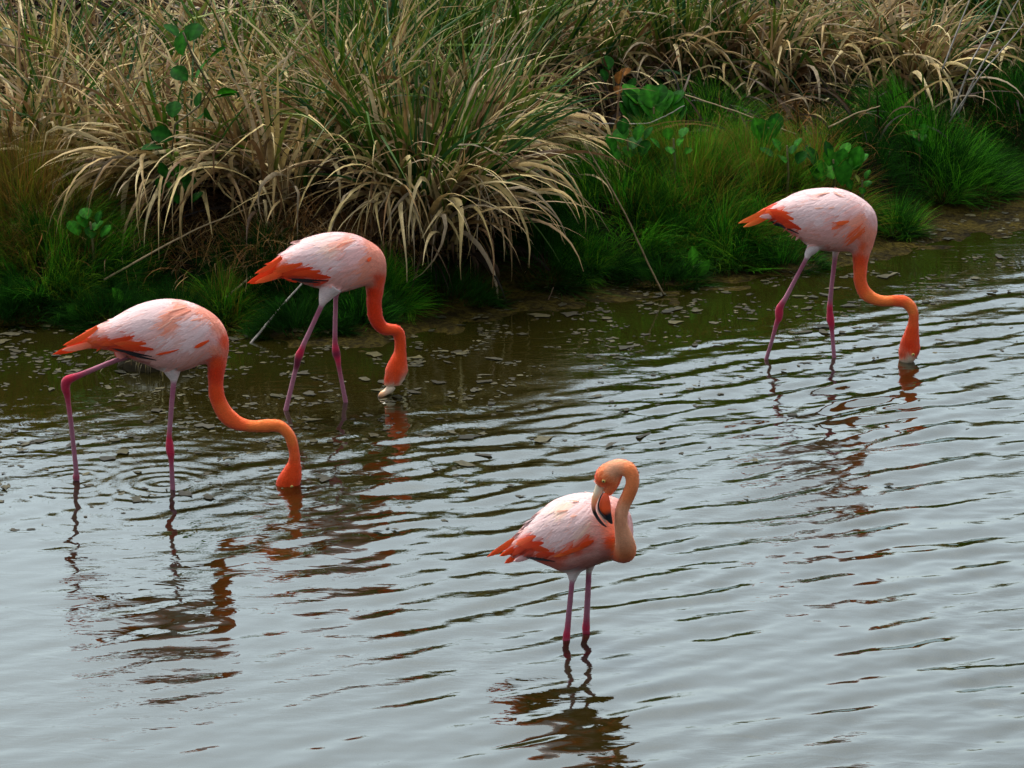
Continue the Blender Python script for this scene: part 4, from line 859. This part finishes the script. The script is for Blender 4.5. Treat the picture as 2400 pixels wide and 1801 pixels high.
Cb.part_limb('bill', [(1495, 1490, 38, 0), (1470, 1508, 36, 0), (1430, 1530, 28, 0), (1400, 1555, 18, 0), (1398, 1580, 6, 0)], [CR, CR, (.85, .5, .2), BK, BK], M_BILL)
Cb.eye(1528, 1432, 13, 1); Cb.eye(1528, 1432, 13, -1)
def wrC(X, Y): return 500 < X < 1170 and (Y > 250-(X-500)*.3 if X < 780 else Y > 160+max(0, X-980)*.6) and Y < 480 and not (X < 740 and Y > 320+(X-560)*.65)
Cb.coverts(((500, 1180, 150, 500), wrC), fl, 165, 12, (27, 19))
Cb.coverts(((800, 1050, 430, 570), lambda X, Y: True), lambda X, Y: (-1, .25), 150, 11, (30, 20))
Cb.quills([(640, 490, 425, 385, 9, BK, BK, .0), (660, 460, 440, 350, 24, DO, DO, .03), (600, 380, 420, 320, 24, OR, DO, .02), (560, 330, 380, 330, 22, OR, LO, .02), (640, 440, 520, 420, 20, DO, OR, .04), (1030, 395, 930, 420, 16, LO, LO, .05),
           (880, 175, 770, 190, 5, SF, SF, -.1), (990, 210, 900, 180, 5, SF, SF, .1), (830, 290, 760, 305, 6, SF, SF, .1), (920, 290, 870, 300, 5, SF, SF, .1)])
Cb.tail([(470, 270, 165, 412, 22, OR, YO, -.05), (450, 300, 180, 408, 22, DO, OR, -.06), (440, 330, 206, 440, 22, OR, YO, -.05), (430, 350, 230, 420, 16, PK, LO, -.03), (480, 350, 330, 360, 20, WP, PK, 0)])

# ---- preening flamingo in front ------------------------------------------
NK = (.95, .29, .10); NL = (.95, .44, .24); ND = (.93, .15, .03)
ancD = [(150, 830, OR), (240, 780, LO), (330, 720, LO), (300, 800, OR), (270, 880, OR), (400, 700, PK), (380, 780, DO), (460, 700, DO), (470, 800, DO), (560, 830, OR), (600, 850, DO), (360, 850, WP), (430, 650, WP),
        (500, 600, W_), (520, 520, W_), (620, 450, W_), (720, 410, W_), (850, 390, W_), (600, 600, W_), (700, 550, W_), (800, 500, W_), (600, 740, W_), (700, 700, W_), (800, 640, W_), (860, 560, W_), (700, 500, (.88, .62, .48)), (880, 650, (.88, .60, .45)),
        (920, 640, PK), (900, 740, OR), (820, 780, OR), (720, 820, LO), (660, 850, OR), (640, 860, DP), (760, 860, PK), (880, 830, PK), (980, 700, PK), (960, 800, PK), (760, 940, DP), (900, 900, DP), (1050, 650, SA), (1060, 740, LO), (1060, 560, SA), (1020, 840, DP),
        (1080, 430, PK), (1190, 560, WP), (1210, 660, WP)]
D = Bird(WD, (800, 1450), -25, 'nearest flamingo, standing upright and preening with its neck curled back', ancD)
D.trunk([(300, 722, 325, 850, .020, 0), (385, 655, 390, 862, .042, 0), (450, 590, 470, 855, .065, 0), (530, 505, 560, 885, .088, 0), (615, 435, 650, 920, .103, 0), (700, 398, 730, 955, .112, 0), (790, 378, 810, 965, .116, 0), (880, 376, 900, 930, .114, 0),
         (965, 383, 980, 895, .106, 0), (1050, 405, 1055, 868, .094, 0), (1115, 440, 1120, 858, .078, 0), (1170, 510, 1170, 850, .058, 0), (1198, 590, 1195, 820, .034, 0), (1205, 650, 1204, 760, .012, 0)])
nk = [(1120, 800, 78, .00, ND), (1160, 805, 76, .035, ND), (1168, 770, 68, .07, NK), (1156, 700, 58, .10, NL), (1138, 620, 46, .12, NL), (1135, 540, 44, .13, NL), (1155, 460, 44, .13, NL), (1190, 385, 44, .13, NK), (1218, 310, 44, .13, NK), (1215, 240, 46, .13, NK),
      (1185, 195, 52, .13, NK), (1130, 180, 56, .13, NL), (1080, 200, 66, .13, NL), (1040, 235, 78, .13, NK), (1018, 270, 74, .13, ND), (1010, 310, 55, .13, NK)]
D.limb([r[:4] for r in nk], 5, [r[4] for r in nk], 18)
hd = [(1090, 230, 50, .13), (1070, 290, 48, .13), (1048, 345, 36, .13), (1038, 385, 22, .13)]     # cheek running down to the lower bill
D.limb(hd, 4, [NK]*4, 14)
hd = [(1040, 220, 60, .13), (1000, 245, 52, .13), (985, 275, 38, .13)]
D.limb(hd, 4, [NK, ND, ND], 14)
D.leg([(790, 880, 80, 'p'), (780, 940, 58, 'w'), (774, 985, 38, 'w'), (772, 1020, 26, 'w'), (768, 1040, 19), (757, 1150, 19), (745, 1270, 20), (735, 1380, 22, 'm'), (728, 1430, 26, 'r'), (725, 1480, 27, 'r')], .03, 8, (725, 1480))
D.leg([(910, 870, 45, 'p'), (902, 920, 30, 'w'), (897, 950, 23, 'w'), (893, 980, 20), (888, 1100, 21), (880, 1250, 22), (876, 1330, 24, 'm'), (873, 1375, 28, 'r'), (875, 1420, 26, 'r')], -.04, 8, (875, 1420))
D.finish()
O2, PP = (.88, .10, .02), (.86, .58, .46)
D.part_limb('upper_bill', [(982, 320, 34, .135), (962, 365, 30, .14), (942, 415, 25, .145), (930, 460, 17, .15), (936, 510, 13, .15), (962, 560, 11, .15), (995, 600, 9, .15), (1026, 624, 4, .15)],
            [CR, CR, (.88, .42, .2), (.80, .30, .16), BK, BK, BK, BK], M_BILL, flat=.8)
D.part_limb('bill_gap', [(1000, 372, 6, .15), (975, 420, 10, .155), (962, 470, 11, .16), (975, 520, 10, .16), (1010, 570, 7, .16), (1030, 600, 3, .16)], [PP]*6, M_BILL, flat=1.0)
D.part_limb('lower_bill', [(1022, 372, 18, .16), (1016, 410, 32, .165), (1012, 455, 42, .165), (1016, 495, 42, .165), (1030, 535, 33, .165), (1050, 570, 20, .165), (1068, 602, 5, .165)],
            [O2, O2, O2, O2, BK, BK, BK], M_BILL, flat=.7)
D.part_limb('bill_edge', [(1000, 368, 3, .175), (978, 410, 5, .18), (966, 460, 5, .182), (972, 500, 6, .182), (992, 530, 7, .182), (1020, 555, 6, .18)], [BK]*6, M_BILL)
D.eye(1005, 282, 14, 1)
def wrD(X, Y): return 400 < X < 930 and (Y > 640-(X-400)*1.15 if X < 600 else Y > 420) and Y < 760-max(0, X-700)*.3
D.coverts(((400, 940, 400, 770), wrD), lambda X, Y: (-1, .75+.3*max(0, (X-600)/400)), 165, 12, (28, 20))
D.quills([(640, 880, 430, 835, 9, BK, BK, -.03), (600, 800, 470, 770, 22, OR, DO, 0), (560, 740, 400, 770, 24, DO, OR, .02), (640, 820, 500, 830, 20, DO, OR, .02), (500, 690, 360, 760, 24, OR, LO, .02), (930, 725, 830, 770, 18, OR, OR, .05),
          (890, 760, 700, 830, 16, LO, OR, .08), (820, 790, 640, 850, 14, OR, YO, .06), (740, 500, 655, 520, 7, SF, SF, .1), (810, 540, 760, 555, 7, SF, SF, .1), (820, 435, 770, 440, 6, SF, SF, .1), (480, 720, 330, 830, 22, DO, OR, 0)])
D.tail([(420, 670, 130, 850, 24, LO, OR, -.02), (430, 700, 170, 820, 22, OR, OR, 0), (430, 750, 225, 842, 24, DO, OR, 0), (440, 790, 262, 897, 26, OR, OR, 0), (480, 830, 330, 880, 24, WP, WP, 0), (400, 700, 250, 760, 22, OR, LO, -.03)])
